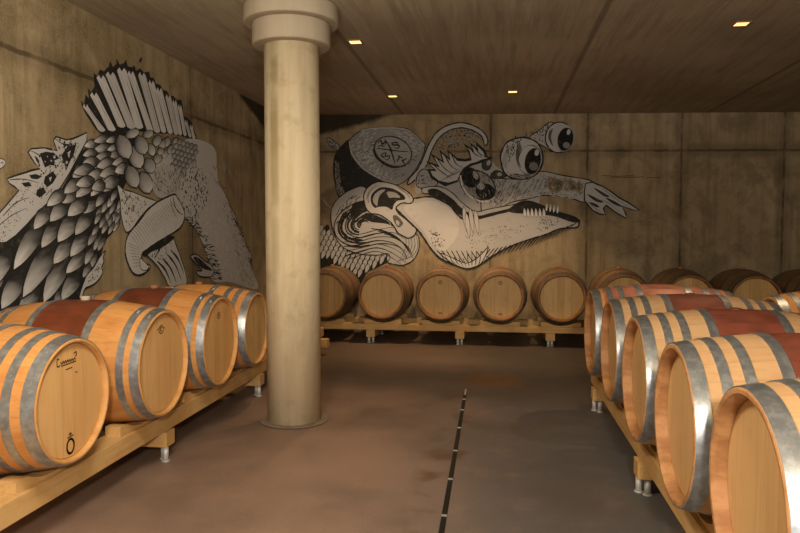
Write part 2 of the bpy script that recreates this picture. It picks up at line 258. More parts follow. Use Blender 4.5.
# mural drawings: F filled shape, S brush stroke, G one scale, D dots, H hatching; coordinates in metres along and up the wall
FISH = {
 'side_fin': [
  ('F',.58,0,.0113,[(4.668,2.09),(4.572,2.051),(4.494,2.022),(4.419,2.006),(4.356,2.011),(4.311,2.012),(4.282,1.984),(4.297,1.958),(4.324,1.923),(4.246,1.921),(4.187,1.924),(4.114,1.912),(4.057,1.902),(4.026,1.876),(4.055,1.846),(4.089,1.813),(4.139,1.784),(4.057,1.766),(3.982,1.743),(3.904,1.721),(3.834,1.698),(3.847,1.67),(3.897,1.65),(3.934,1.633),(3.875,1.585),(3.814,1.534),(3.763,1.493),(3.696,1.438),(3.603,1.225),(3.711,1.283),(3.777,1.297),(3.894,1.352),(4.096,1.486),(4.232,1.581),(4.348,1.675),(4.454,1.784),(4.566,1.914),(4.666,2.028)]),
  ('S',.02,.0088,.0056,[(4.304,1.998),(4.366,1.977),(4.453,1.978),(4.57,2.003)]),
  ('S',.02,.0083,.0052,[(4.057,1.889),(4.138,1.868),(4.215,1.825),(4.266,1.743)]),
  ('S',.02,.008,.0051,[(3.852,1.691),(3.98,1.704),(4.13,1.69)]),
  ('S',.02,.0079,.005,[(3.784,1.47),(3.902,1.554),(4.025,1.592)]),
  ('S',.02,.0077,.005,[(3.715,1.392),(3.852,1.472),(3.997,1.524)]),
  ('F',.02,0,0,[(4.389,1.973),(4.477,1.973),(4.538,1.992),(4.511,1.926),(4.448,1.847),(4.41,1.79),(4.395,1.842),(4.362,1.892),(4.404,1.932)]),
  ('F',.02,0,0,[(4.138,1.881),(4.205,1.901),(4.287,1.901),(4.342,1.872),(4.285,1.849),(4.311,1.816),(4.242,1.817),(4.187,1.795),(4.163,1.837)]),
  ('F',.02,0,0,[(4.086,1.862),(4.116,1.852),(4.136,1.817),(4.105,1.828)]),
  ('F',.02,0,0,[(4.03,1.733),(4.094,1.746),(4.158,1.734),(4.106,1.713),(4.05,1.713)]),
  ('F',.02,0,0,[(4.185,1.736),(4.268,1.778),(4.308,1.746),(4.265,1.699),(4.209,1.669),(4.17,1.693)]),
  ('F',.02,0,0,[(3.955,1.678),(4.029,1.691),(4.053,1.666),(3.99,1.656)]),
  ('F',.02,0,0,[(4.103,1.646),(4.169,1.667),(4.194,1.634),(4.127,1.596),(4.089,1.611)]),
  ('F',.6,0,0,[(4.272,1.882),(4.314,1.876),(4.282,1.863)]),
  ('F',.6,0,0,[(4.43,1.917),(4.47,1.94),(4.449,1.883)]),
  ('F',.6,0,0,[(4.225,1.731),(4.255,1.742),(4.238,1.706)]),
  ('D',.02,46,.0234,[(4.318,1.992),(4.571,2.04),(4.536,1.929),(4.38,1.751),(4.236,1.671),(4.059,1.81),(4.087,1.888),(4.301,1.912)]),
  ('D',.6,26,.0204,[(4.389,1.973),(4.538,1.992),(4.41,1.79),(4.311,1.816),(4.162,1.82),(4.205,1.901)]),
  ('D',.02,60,.0121,[(3.861,1.679),(4.158,1.734),(4.235,1.636),(3.997,1.508),(3.808,1.502)]),
  ('D',.02,70,.0093,[(3.668,1.284),(3.696,1.438),(3.901,1.521),(3.946,1.458),(3.801,1.329)]),
  ('H',.02,40,.0066,(-.038,-.042),[(4.359,1.962),(4.57,2.007),(4.502,1.852),(4.261,1.62),(4.101,1.595),(4.134,1.766)]),
  ('F',.6,1,.0047,[(3.759,1.804),(3.803,1.809),(3.82,1.79),(3.792,1.761),(3.756,1.75)]),
  ('S',.02,.0047,.0031,[(3.775,1.785),(3.798,1.791),(3.793,1.775)]),
 ],
 'dorsal_fin': [
  ('F',.02,0,0,[(4.851,2.1),(4.774,2.132),(4.668,2.21),(4.613,2.266),(4.602,2.307),(4.639,2.289),(4.661,2.362),(4.699,2.338),(4.689,2.411),(4.728,2.39),(4.776,2.438),(4.766,2.535),(4.813,2.526),(4.849,2.58),(4.905,2.578),(4.971,2.632),(4.995,2.681),(5.029,2.638),(5.083,2.678),(5.077,2.717),(5.129,2.681),(5.191,2.708),(5.224,2.744),(5.246,2.696),(5.319,2.704),(5.353,2.729),(5.376,2.688),(5.445,2.725),(5.504,2.706),(5.594,2.733),(5.61,2.688),(5.674,2.697),(5.71,2.656),(5.795,2.66),(5.833,2.626),(5.912,2.633),(5.951,2.603),(6.043,2.611),(6.095,2.588),(6.192,2.606),(6.223,2.553),(6.22,2.464),(6.309,2.466),(6.411,2.433),(6.456,2.376),(6.536,2.272),(6.224,2.269),(5.958,2.261),(5.656,2.22),(5.316,2.198),(5.021,2.14)]),
  ('F',.6,0,0,[(4.812,2.128),(4.845,2.121),(4.883,2.126),(4.908,2.142),(4.788,2.211),(4.693,2.275),(4.676,2.294),(4.658,2.265),(4.641,2.292),(4.623,2.266),(4.726,2.201)]),
  ('S',.12,.0057,.002,[(4.708,2.252),(4.792,2.193),(4.875,2.154)]),
  ('S',.3,.0038,.0019,[(4.647,2.252),(4.746,2.204)]),
  ('F',.68,0,0,[(4.942,2.15),(4.979,2.144),(5.023,2.15),(5.052,2.166),(4.926,2.278),(4.82,2.382),(4.794,2.4),(4.766,2.368),(4.742,2.393),(4.715,2.365),(4.833,2.262)]),
  ('S',.12,.0058,.002,[(4.827,2.341),(4.924,2.251),(5.014,2.179)]),
  ('S',.3,.0038,.002,[(4.75,2.353),(4.862,2.267)]),
  ('F',.68,0,0,[(5.08,2.199),(5.119,2.192),(5.166,2.199),(5.196,2.216),(5.048,2.379),(4.92,2.53),(4.891,2.547),(4.861,2.513),(4.833,2.538),(4.803,2.509),(4.943,2.36)]),
  ('S',.12,.0059,.0021,[(4.932,2.47),(5.048,2.341),(5.155,2.228)]),
  ('S',.3,.0039,.002,[(4.843,2.498),(4.977,2.366)]),
  ('F',.6,0,0,[(5.224,2.21),(5.265,2.203),(5.314,2.21),(5.346,2.228),(5.193,2.413),(5.057,2.584),(5.024,2.6),(4.99,2.565),(4.959,2.59),(4.925,2.559),(5.075,2.391)]),
  ('S',.12,.0061,.0021,[(5.067,2.515),(5.191,2.37),(5.303,2.24)]),
  ('S',.3,.004,.002,[(4.97,2.549),(5.112,2.398)]),
  ('F',.68,0,0,[(5.346,2.228),(5.39,2.221),(5.441,2.229),(5.474,2.247),(5.341,2.457),(5.225,2.654),(5.19,2.67),(5.154,2.634),(5.12,2.658),(5.085,2.626),(5.217,2.434)]),
  ('S',.12,.0063,.0022,[(5.225,2.574),(5.334,2.409),(5.429,2.259)]),
  ('S',.3,.0041,.0021,[(5.132,2.617),(5.257,2.441)]),
  ('F',.68,0,0,[(5.537,2.232),(5.573,2.224),(5.615,2.229),(5.642,2.247),(5.485,2.459),(5.346,2.656),(5.32,2.675),(5.292,2.64),(5.266,2.667),(5.239,2.636),(5.389,2.442)]),
  ('S',.12,.0064,.0022,[(5.366,2.579),(5.489,2.412),(5.605,2.261)]),
  ('S',.3,.0042,.0022,[(5.275,2.624),(5.42,2.447)]),
  ('F',.6,0,0,[(5.659,2.24),(5.697,2.232),(5.74,2.238),(5.769,2.256),(5.644,2.477),(5.531,2.684),(5.501,2.703),(5.468,2.666),(5.438,2.694),(5.407,2.661),(5.533,2.457)]),
  ('S',.12,.0066,.0023,[(5.535,2.602),(5.639,2.427),(5.731,2.271)]),
  ('S',.3,.0043,.0022,[(5.449,2.649),(5.569,2.464)]),
  ('F',.68,0,0,[(5.787,2.258),(5.819,2.249),(5.857,2.254),(5.881,2.272),(5.777,2.467),(5.682,2.65),(5.655,2.671),(5.626,2.634),(5.6,2.664),(5.572,2.631),(5.68,2.45)]),
  ('S',.12,.0068,.0023,[(5.684,2.579),(5.772,2.423),(5.849,2.288)]),
  ('S',.3,.0045,.0023,[(5.609,2.617),(5.711,2.456)]),
  ('F',.68,0,0,[(5.911,2.267),(5.944,2.257),(5.983,2.262),(6.008,2.28),(5.911,2.453),(5.822,2.615),(5.794,2.637),(5.764,2.599),(5.737,2.63),(5.708,2.597),(5.81,2.436)]),
  ('S',.12,.0069,.0024,[(5.82,2.552),(5.904,2.413),(5.974,2.297)]),
  ('S',.3,.0046,.0023,[(5.747,2.582),(5.842,2.442)]),
  ('F',.6,0,0,[(6.03,2.274),(6.06,2.264),(6.094,2.268),(6.117,2.286),(6.048,2.441),(5.985,2.586),(5.958,2.609),(5.929,2.571),(5.904,2.603),(5.876,2.57),(5.953,2.425)]),
  ('S',.12,.0071,.0024,[(5.975,2.531),(6.037,2.405),(6.087,2.303)]),
  ('S',.3,.0047,.0024,[(5.913,2.554),(5.984,2.43)]),
  ('F',.68,0,0,[(6.122,2.282),(6.147,2.271),(6.177,2.275),(6.196,2.292),(6.143,2.43),(6.096,2.559),(6.075,2.584),(6.051,2.546),(6.031,2.58),(6.008,2.548),(6.067,2.418)]),
  ('S',.12,.0072,.0024,[(6.086,2.511),(6.134,2.398),(6.171,2.31)]),
  ('S',.3,.0048,.0024,[(6.038,2.53),(6.091,2.422)]),
  ('F',.68,0,0,[(6.224,2.288),(6.247,2.277),(6.275,2.281),(6.292,2.298),(6.241,2.42),(6.196,2.533),(6.177,2.559),(6.156,2.522),(6.138,2.557),(6.118,2.525),(6.173,2.409)]),
  ('S',.12,.0073,.0025,[(6.189,2.493),(6.233,2.391),(6.269,2.317)]),
  ('S',.3,.0049,.0025,[(6.144,2.505),(6.195,2.413)]),
  ('F',.6,0,0,[(6.331,2.291),(6.355,2.279),(6.383,2.283),(6.401,2.3),(6.354,2.359),(6.318,2.411),(6.302,2.438),(6.284,2.401),(6.269,2.438),(6.251,2.405),(6.296,2.35)]),
  ('S',.12,.0075,.0025,[(6.311,2.396),(6.347,2.343),(6.377,2.319)]),
  ('S',.3,.005,.0025,[(6.274,2.384),(6.315,2.353)]),
  ('F',.68,0,0,[(6.421,2.283),(6.443,2.27),(6.469,2.274),(6.486,2.291),(6.452,2.34),(6.429,2.382),(6.415,2.41),(6.397,2.373),(6.383,2.411),(6.366,2.378),(6.398,2.332)]),
  ('S',.12,.0076,.0026,[(6.419,2.372),(6.444,2.327),(6.464,2.311)]),
  ('S',.3,.0051,.0025,[(6.387,2.356),(6.416,2.335)]),
  ('F',.02,0,0,[(5.444,2.806),(5.464,2.794),(5.442,2.767),(5.421,2.779)]),
  ('F',.02,0,0,[(5.457,2.822),(5.478,2.81),(5.455,2.783),(5.435,2.795)]),
 ],
 'tail': [
  ('F',.58,1,0,[(5.618,1.81),(5.574,1.926),(5.883,2.055),(6.227,2.237),(6.605,2.286),(6.951,2.243),(7.004,2.057),(7.05,1.883),(7.255,1.759),(7.356,1.639),(7.52,1.533),(7.576,1.406),(7.786,1.275),(7.82,1.191),(7.987,1.103),(7.963,.968),(8.096,.859),(8.19,.661),(7.37,.809),(6.868,.86),(6.767,1.056),(6.603,1.262),(6.444,1.402),(6.189,1.508),(6.079,1.662),(5.87,1.703)]),
  ('D',.06,420,.0101,[(5.619,1.834),(5.883,2.055),(6.669,2.195),(7.002,1.998),(7.317,1.684),(7.645,1.374),(8.003,1.0),(8.141,.7),(7.454,.818),(6.868,.875),(6.769,1.114),(6.508,1.389),(6.143,1.533)]),
  ('D',.05,170,.0349,[(6.159,1.98),(6.663,2.026),(6.791,1.75),(6.445,1.43),(6.175,1.587)]),
  ('D',.72,110,.0249,[(6.159,1.98),(6.731,2.032),(6.931,1.64),(7.303,1.25),(7.457,.898),(6.98,.927),(6.447,1.485)]),
  ('D',.8,200,.011,[(6.156,1.875),(6.669,2.195),(7.002,1.998),(7.317,1.684),(7.645,1.374),(8.003,1.0),(8.141,.7),(7.454,.818),(7.06,1.043),(6.709,1.389),(6.326,1.618)]),
  ('H',.08,150,.0097,(.049,-.061),[(7.019,2.058),(7.357,1.655),(7.988,1.137),(8.141,.7),(7.714,.75),(7.387,1.343),(6.801,2.038)]),
  ('H',.75,90,.0084,(.052,-.066),[(6.663,2.026),(7.355,1.592),(7.909,1.072),(7.994,.712),(7.13,.842),(6.921,1.345)]),
  ('H',.04,110,.0116,(.135,-.017),[(6.19,1.521),(6.636,1.261),(6.868,.875),(7.131,.857),(6.845,1.258),(6.448,1.513)]),
  ('H',.02,26,.0143,(.124,-.036),[(7.203,1.863),(7.398,1.656),(7.734,1.374),(8.053,1.067),(8.15,.994),(8.001,.933),(7.395,1.562),(7.162,1.799)]),
  ('S',.02,.0133,.0088,[(6.189,1.508),(6.444,1.402),(6.603,1.262),(6.767,1.056),(6.868,.86)]),
  ('S',.02,.009,.0069,[(7.051,1.913),(7.255,1.759),(7.52,1.533),(7.786,1.275),(7.986,1.096),(8.17,.68)]),
  ('F',.35,0,0,[(7.173,2.133),(7.266,2.081),(7.232,2.011),(7.139,2.039)]),
 ],
 'scale_coat': [
  ('F',.02,1,0,[(3.602,.914),(3.617,1.287),(3.804,1.317),(3.931,1.385),(4.039,1.465),(4.182,1.56),(4.301,1.612),(4.381,1.702),(4.463,1.795),(4.567,1.922),(4.744,2.044),(5.011,2.143),(5.303,2.161),(5.384,1.966),(5.158,1.743),(5.09,1.584),(5.085,1.463),(5.001,1.386),(4.862,1.301),(4.814,1.217),(4.708,1.117),(4.634,1.039),(4.561,.943),(4.525,.886),(4.393,.822)]),
  ('G',0,.03,.72,[(4.047,.989),(3.883,.846),(3.9,.952),(4.028,.879)]),
  ('G',0,.03,.72,[(4.351,.962),(4.24,.839),(4.229,.928),(4.363,.871)]),
  ('G',0,.03,.72,[(3.892,1.072),(3.744,.917),(3.75,1.028),(3.886,.958)]),
  ('G',0,.03,.72,[(4.482,1.049),(4.321,.913),(4.331,1.014),(4.472,.945)]),
  ('G',0,.03,.72,[(3.725,1.134),(3.615,.977),(3.609,1.08),(3.732,1.029)]),
  ('G',0,.03,.72,[(4.328,1.146),(4.133,.916),(4.146,1.061),(4.313,.996)]),
  ('G',0,.06,.72,[(4.554,1.195),(4.378,1.091),(4.412,1.175),(4.519,1.109)]),
  ('G',0,.03,.72,[(3.8,1.232),(3.68,1.057),(3.679,1.166),(3.801,1.12)]),
  ('G',0,.03,.72,[(4.197,1.236),(3.934,.969),(3.978,1.137),(4.15,1.059)]),
  ('G',0,.03,.72,[(4.411,1.288),(4.244,1.163),(4.263,1.258),(4.391,1.19)]),
  ('G',0,.03,.72,[(4.594,1.335),(4.43,1.204),(4.445,1.298),(4.578,1.238)]),
  ('G',0,.03,.72,[(4.076,1.376),(3.858,1.147),(3.897,1.288),(4.034,1.228)]),
  ('G',0,.03,.72,[(4.263,1.404),(4.125,1.273),(4.134,1.363),(4.253,1.311)]),
  ('G',0,.03,.72,[(4.466,1.454),(4.295,1.307),(4.305,1.412),(4.455,1.346)]),
  ('G',0,.03,.72,[(4.652,1.487),(4.491,1.354),(4.503,1.447),(4.639,1.391)]),
  ('G',0,.06,.72,[(4.179,1.505),(4.055,1.392),(4.063,1.471),(4.171,1.423)]),
  ('G',0,.03,.72,[(4.375,1.558),(4.217,1.444),(4.236,1.532),(4.355,1.468)]),
  ('G',0,.06,.72,[(4.726,1.581),(4.591,1.508),(4.617,1.57),(4.698,1.518)]),
  ('G',0,.03,.72,[(4.587,1.586),(4.41,1.484),(4.439,1.571),(4.556,1.496)]),
  ('G',0,.06,.72,[(4.845,1.638),(4.75,1.559),(4.756,1.613),(4.839,1.584)]),
  ('G',0,.06,.72,[(4.483,1.628),(4.351,1.572),(4.387,1.628),(4.445,1.572)]),
  ('G',0,.06,.72,[(4.347,1.633),(4.19,1.545),(4.227,1.618),(4.308,1.558)]),
  ('G',0,.06,.72,[(4.804,1.72),(4.689,1.635),(4.7,1.696),(4.793,1.657)]),
  ('G',0,.06,.72,[(4.678,1.722),(4.508,1.618),(4.54,1.699),(4.645,1.638)]),
  ('G',0,.06,.72,[(4.525,1.721),(4.375,1.638),(4.406,1.709),(4.493,1.649)]),
  ('G',0,.06,.72,[(5.004,1.765),(4.824,1.677),(4.862,1.754),(4.964,1.687)]),
  ('G',0,.06,.72,[(4.735,1.818),(4.617,1.736),(4.623,1.801),(4.729,1.751)]),
  ('G',0,.06,.72,[(4.967,1.838),(4.783,1.754),(4.828,1.829),(4.92,1.76)]),
  ('G',0,.06,.72,[(4.603,1.827),(4.475,1.753),(4.493,1.818),(4.584,1.76)]),
  ('G',0,.06,.72,[(5.13,1.885),(4.994,1.812),(5.013,1.875),(5.11,1.82)]),
  ('G',0,.06,.72,[(4.908,1.896),(4.739,1.826),(4.785,1.895),(4.86,1.826)]),
  ('G',0,.06,.72,[(4.724,1.899),(4.576,1.832),(4.613,1.897),(4.686,1.832)]),
  ('G',0,.1,.7,[(4.808,1.54),(4.747,1.472),(4.745,1.515),(4.81,1.498)]),
  ('G',0,.1,.7,[(4.888,1.585),(4.825,1.516),(4.824,1.559),(4.89,1.542)]),
  ('G',0,.1,.7,[(4.967,1.631),(4.903,1.56),(4.897,1.605),(4.973,1.587)]),
  ('G',0,.1,.7,[(5.016,1.677),(4.951,1.605),(4.949,1.649),(5.019,1.633)]),
  ('G',0,.1,.7,[(5.069,1.566),(5.001,1.494),(5.003,1.538),(5.067,1.522)]),
  ('G',0,.1,.7,[(5.01,1.512),(4.944,1.442),(4.946,1.485),(5.009,1.468)]),
  ('G',0,.1,.7,[(4.924,1.523),(4.86,1.453),(4.862,1.496),(4.923,1.48)]),
  ('G',0,.1,.7,[(4.85,1.47),(4.788,1.402),(4.789,1.444),(4.848,1.428)]),
  ('G',0,.1,.7,[(4.942,1.472),(4.877,1.402),(4.879,1.445),(4.94,1.429)]),
  ('G',0,.1,.7,[(5.04,1.447),(4.973,1.377),(4.975,1.42),(5.038,1.403)]),
  ('G',0,.1,.7,[(4.788,1.498),(4.727,1.431),(4.728,1.472),(4.786,1.456)]),
  ('G',0,.1,.7,[(5.103,1.62),(5.035,1.547),(5.037,1.591),(5.102,1.576)]),
  ('G',0,.1,.7,[(4.989,1.576),(4.923,1.505),(4.928,1.548),(4.984,1.534)]),
  ('G',0,.1,.7,[(4.878,1.428),(4.816,1.36),(4.817,1.402),(4.877,1.385)]),
  ('G',0,.1,.7,[(4.967,1.424),(4.902,1.356),(4.907,1.397),(4.962,1.382)]),
  ('G',0,.1,.7,[(5.066,1.509),(4.999,1.438),(5.008,1.48),(5.058,1.467)]),
  ('G',0,.08,.6,[(4.724,1.361),(4.633,1.276),(4.643,1.331),(4.714,1.305)]),
  ('G',0,.08,.6,[(4.777,1.323),(4.702,1.237),(4.707,1.289),(4.772,1.27)]),
  ('G',0,.08,.6,[(4.832,1.312),(4.759,1.235),(4.763,1.283),(4.828,1.263)]),
  ('G',0,.08,.6,[(4.669,1.232),(4.593,1.141),(4.588,1.2),(4.675,1.173)]),
  ('G',0,.08,.6,[(4.718,1.189),(4.65,1.104),(4.652,1.155),(4.716,1.137)]),
  ('G',0,.08,.6,[(4.637,1.121),(4.562,1.05),(4.564,1.099),(4.635,1.071)]),
  ('G',0,.08,.6,[(4.755,1.406),(4.688,1.348),(4.695,1.387),(4.748,1.367)]),
  ('G',0,.05,.74,[(4.75,2.026),(4.618,1.985),(4.666,2.034),(4.7,1.976)]),
  ('G',0,.05,.74,[(4.902,2.08),(4.736,2.034),(4.805,2.085),(4.831,2.028)]),
  ('G',0,.05,.74,[(4.907,2.014),(4.726,1.967),(4.801,2.021),(4.829,1.959)]),
  ('G',0,.05,.74,[(4.733,1.956),(4.596,1.918),(4.65,1.965),(4.678,1.909)]),
  ('G',0,.05,.74,[(5.027,2.092),(4.895,2.054),(4.948,2.098),(4.973,2.048)]),
  ('G',0,.05,.74,[(5.043,2.03),(4.911,1.993),(4.963,2.036),(4.989,1.986)]),
  ('G',0,.05,.74,[(5.06,1.98),(4.927,1.943),(4.977,1.988),(5.008,1.934)]),
  ('G',0,.05,.74,[(4.911,1.953),(4.738,1.91),(4.811,1.96),(4.835,1.902)]),
  ('G',0,.05,.74,[(4.747,1.894),(4.583,1.848),(4.644,1.907),(4.684,1.834)]),
  ('G',0,.05,.74,[(4.963,1.905),(4.765,1.852),(4.841,1.918),(4.884,1.838)]),
  ('G',0,.05,.74,[(5.142,1.935),(4.975,1.892),(5.039,1.945),(5.075,1.881)]),
  ('G',0,.05,.74,[(4.668,1.831),(4.478,1.783),(4.554,1.845),(4.589,1.767)]),
  ('G',0,.05,.74,[(4.818,1.806),(4.63,1.757),(4.7,1.822),(4.745,1.739)]),
  ('G',0,.05,.74,[(4.997,1.84),(4.796,1.789),(4.873,1.855),(4.917,1.773)]),
  ('G',0,.05,.74,[(5.179,1.886),(5.009,1.836),(5.063,1.901),(5.122,1.82)]),
  ('G',0,.05,.74,[(5.013,1.766),(4.811,1.715),(4.883,1.785),(4.937,1.695)]),
  ('G',0,.05,.74,[(4.833,1.728),(4.696,1.686),(4.736,1.745),(4.793,1.669)]),
  ('G',0,.05,.74,[(4.681,1.746),(4.503,1.702),(4.571,1.763),(4.61,1.685)]),
  ('G',1,.03,.68,[(5.855,2.106),(5.799,2.025),(5.769,2.068),(5.885,2.062)]),
  ('G',1,.03,.68,[(6.072,2.244),(6.006,2.149),(5.977,2.198),(6.102,2.195)]),
  ('G',1,.03,.68,[(5.975,2.165),(5.911,2.072),(5.878,2.121),(6.009,2.116)]),
  ('G',1,.03,.68,[(5.9,2.225),(5.831,2.124),(5.802,2.176),(5.93,2.172)]),
  ('G',1,.03,.68,[(5.728,2.061),(5.663,1.964),(5.626,2.016),(5.766,2.008)]),
  ('G',1,.03,.68,[(5.499,1.993),(5.593,1.876),(5.45,1.908),(5.645,1.963)]),
  ('G',1,.03,.68,[(5.405,1.869),(5.536,1.7),(5.36,1.757),(5.584,1.815)]),
  ('G',1,.03,.68,[(5.198,1.903),(5.325,1.734),(5.162,1.792),(5.363,1.848)]),
  ('G',1,.03,.68,[(5.812,2.186),(5.75,2.096),(5.724,2.143),(5.839,2.138)]),
  ('G',1,.03,.68,[(5.769,2.115),(5.721,2.044),(5.689,2.082),(5.802,2.076)]),
  ('G',1,.03,.68,[(5.54,2.118),(5.617,2.024),(5.512,2.051),(5.646,2.092)]),
  ('G',1,.03,.68,[(5.723,2.217),(5.651,2.11),(5.618,2.165),(5.757,2.161)]),
  ('G',1,.03,.68,[(5.264,2.065),(5.394,1.898),(5.224,1.951),(5.437,2.016)]),
  ('G',1,.03,.68,[(5.361,2.16),(5.473,2.021),(5.317,2.06),(5.52,2.124)]),
  ('G',1,.03,.68,[(5.077,2.131),(5.209,1.958),(5.041,2.013),(5.248,2.08)]),
  ('G',1,.03,.68,[(5.506,2.225),(5.553,2.17),(5.443,2.169),(5.618,2.227)]),
  ('G',1,.03,.68,[(5.25,2.197),(5.298,2.136),(5.171,2.132),(5.38,2.203)]),
  ('G',1,.08,.55,[(6.063,2.237),(6.005,2.178),(5.995,2.211),(6.073,2.203)]),
  ('G',1,.08,.55,[(6.143,2.235),(6.083,2.176),(6.073,2.21),(6.154,2.201)]),
  ('G',1,.08,.55,[(6.225,2.234),(6.164,2.174),(6.153,2.208),(6.236,2.199)]),
  ('G',1,.08,.55,[(6.308,2.232),(6.246,2.171),(6.235,2.206),(6.32,2.197)]),
  ('G',1,.08,.55,[(6.395,2.23),(6.33,2.169),(6.319,2.204),(6.406,2.195)]),
  ('G',1,.08,.55,[(6.483,2.229),(6.417,2.166),(6.405,2.202),(6.495,2.193)]),
  ('G',1,.08,.55,[(6.077,2.193),(6.019,2.135),(6.008,2.168),(6.088,2.16)]),
  ('G',1,.08,.55,[(6.157,2.191),(6.098,2.132),(6.087,2.166),(6.168,2.157)]),
  ('G',1,.08,.55,[(6.24,2.189),(6.178,2.129),(6.167,2.163),(6.251,2.154)]),
  ('G',1,.08,.55,[(6.324,2.187),(6.261,2.126),(6.25,2.161),(6.335,2.152)]),
  ('G',1,.08,.55,[(6.41,2.184),(6.346,2.123),(6.334,2.158),(6.422,2.149)]),
  ('G',1,.08,.55,[(6.499,2.182),(6.433,2.12),(6.421,2.155),(6.511,2.146)]),
  ('G',1,.08,.55,[(6.018,2.14),(5.96,2.083),(5.95,2.116),(6.028,2.107)]),
  ('G',1,.08,.55,[(6.096,2.138),(6.038,2.08),(6.027,2.113),(6.107,2.104)]),
  ('G',1,.08,.55,[(6.177,2.135),(6.117,2.076),(6.106,2.11),(6.188,2.101)]),
  ('G',1,.08,.55,[(6.26,2.132),(6.198,2.072),(6.187,2.107),(6.271,2.097)]),
  ('G',1,.08,.55,[(6.345,2.129),(6.282,2.069),(6.27,2.104),(6.356,2.094)]),
  ('G',1,.08,.55,[(6.432,2.126),(6.367,2.065),(6.355,2.1),(6.444,2.09)]),
  ('G',1,.08,.55,[(6.032,2.097),(5.974,2.039),(5.964,2.073),(6.042,2.063)]),
  ('G',1,.08,.55,[(6.111,2.093),(6.052,2.035),(6.041,2.069),(6.122,2.059)]),
  ('G',1,.08,.55,[(6.192,2.09),(6.131,2.031),(6.121,2.066),(6.203,2.056)]),
  ('G',1,.08,.55,[(6.275,2.087),(6.213,2.027),(6.202,2.062),(6.286,2.052)]),
  ('G',1,.08,.55,[(6.36,2.083),(6.297,2.023),(6.285,2.058),(6.372,2.048)]),
  ('G',1,.08,.55,[(6.448,2.079),(6.383,2.019),(6.371,2.054),(6.46,2.044)]),
  ('G',1,.08,.55,[(6.051,2.041),(5.993,1.984),(5.982,2.018),(6.061,2.007)]),
  ('G',1,.08,.55,[(6.13,2.037),(6.071,1.98),(6.06,2.014),(6.141,2.003)]),
  ('G',1,.08,.55,[(6.212,2.033),(6.151,1.975),(6.14,2.009),(6.223,1.998)]),
  ('G',1,.08,.55,[(6.296,2.029),(6.233,1.97),(6.222,2.005),(6.307,1.994)]),
  ('G',1,.08,.55,[(5.987,2.001),(5.93,1.945),(5.92,1.979),(5.997,1.968)]),
  ('G',1,.08,.55,[(6.065,1.997),(6.007,1.94),(5.996,1.974),(6.075,1.963)]),
  ('G',1,.08,.55,[(6.145,1.992),(6.085,1.935),(6.075,1.969),(6.156,1.958)]),
  ('G',1,.08,.55,[(6.227,1.988),(6.166,1.93),(6.155,1.964),(6.238,1.953)]),
  ('G',1,.08,.55,[(6.005,1.946),(5.948,1.89),(5.938,1.924),(6.016,1.912)]),
  ('G',1,.08,.55,[(6.084,1.941),(6.025,1.884),(6.015,1.918),(6.095,1.907)]),
  ('G',1,.08,.55,[(6.164,1.936),(6.104,1.879),(6.094,1.913),(6.175,1.901)]),
  ('D',.08,160,.0127,[(5.561,1.87),(5.799,1.982),(6.156,1.918),(6.096,1.744),(5.645,1.673),(5.558,1.78)]),
  ('F',.5,1,0,[(5.621,1.895),(5.749,1.955),(6.017,1.967),(6.128,1.899),(6.094,1.766),(5.924,1.706),(5.713,1.67),(5.591,1.736)]),
  ('H',.05,90,.0094,(.038,-.039),[(5.622,1.907),(6.017,1.967),(6.128,1.899),(6.094,1.766),(5.924,1.706),(5.615,1.714)]),
 ],
 'gill_patch': [
  ('F',.66,1,.0087,[(5.03,1.736),(5.118,1.708),(5.267,1.694),(5.423,1.668),(5.661,1.631),(5.513,1.578),(5.347,1.48),(5.242,1.403),(5.139,1.376),(5.077,1.497),(5.066,1.618)]),
  ('D',.06,34,.0292,[(5.077,1.695),(5.244,1.682),(5.422,1.645),(5.466,1.6),(5.281,1.49),(5.17,1.421),(5.096,1.542)]),
  ('D',.1,60,.0109,[(5.097,1.685),(5.563,1.627),(5.191,1.398)]),
  ('H',.08,26,.0078,(.018,-.049),[(5.077,1.706),(5.376,1.654),(5.466,1.588),(5.191,1.421)]),
  ('F',.6,1,.0106,[(4.844,1.233),(4.812,1.186),(4.818,1.149),(4.787,1.113),(4.8,1.07),(4.721,1.008),(4.639,.982),(4.569,.967),(4.533,.906),(4.5,.919),(4.565,1.024),(4.607,1.071),(4.69,1.118),(4.765,1.187)]),
  ('D',.05,40,.0159,[(4.782,1.155),(4.759,1.052),(4.597,.991),(4.617,1.061)]),
 ],
 'curled_fin': [
  ('F',.6,1,.0121,[(5.592,1.109),(5.665,1.062),(5.78,.963),(5.867,.881),(6.19,.869),(6.194,.975),(6.127,1.085),(6.007,1.246),(5.938,1.324),(5.83,1.325),(5.598,1.254),(5.474,1.186)]),
  ('S',.02,.0244,.0178,[(5.642,1.119),(5.788,1.033),(5.895,.904)]),
  ('S',.02,.0248,.0181,[(5.734,1.14),(5.884,1.046),(5.995,.91)]),
  ('S',.02,.0251,.0184,[(5.824,1.174),(5.978,1.074),(6.093,.929)]),
  ('S',.02,.0254,.0186,[(5.895,1.21),(6.045,1.116),(6.153,.978)]),
  ('S',.02,.0246,.0169,[(5.697,1.228),(5.665,1.205),(5.593,1.146)]),
  ('D',.02,60,.0178,[(5.404,1.188),(5.856,1.312),(5.936,1.273),(5.796,1.125),(5.593,1.121)]),
  ('F',.02,1,0,[(5.382,1.208),(5.598,1.267),(5.857,1.335),(5.976,1.319),(5.748,1.239),(5.547,1.203),(5.441,1.168)]),
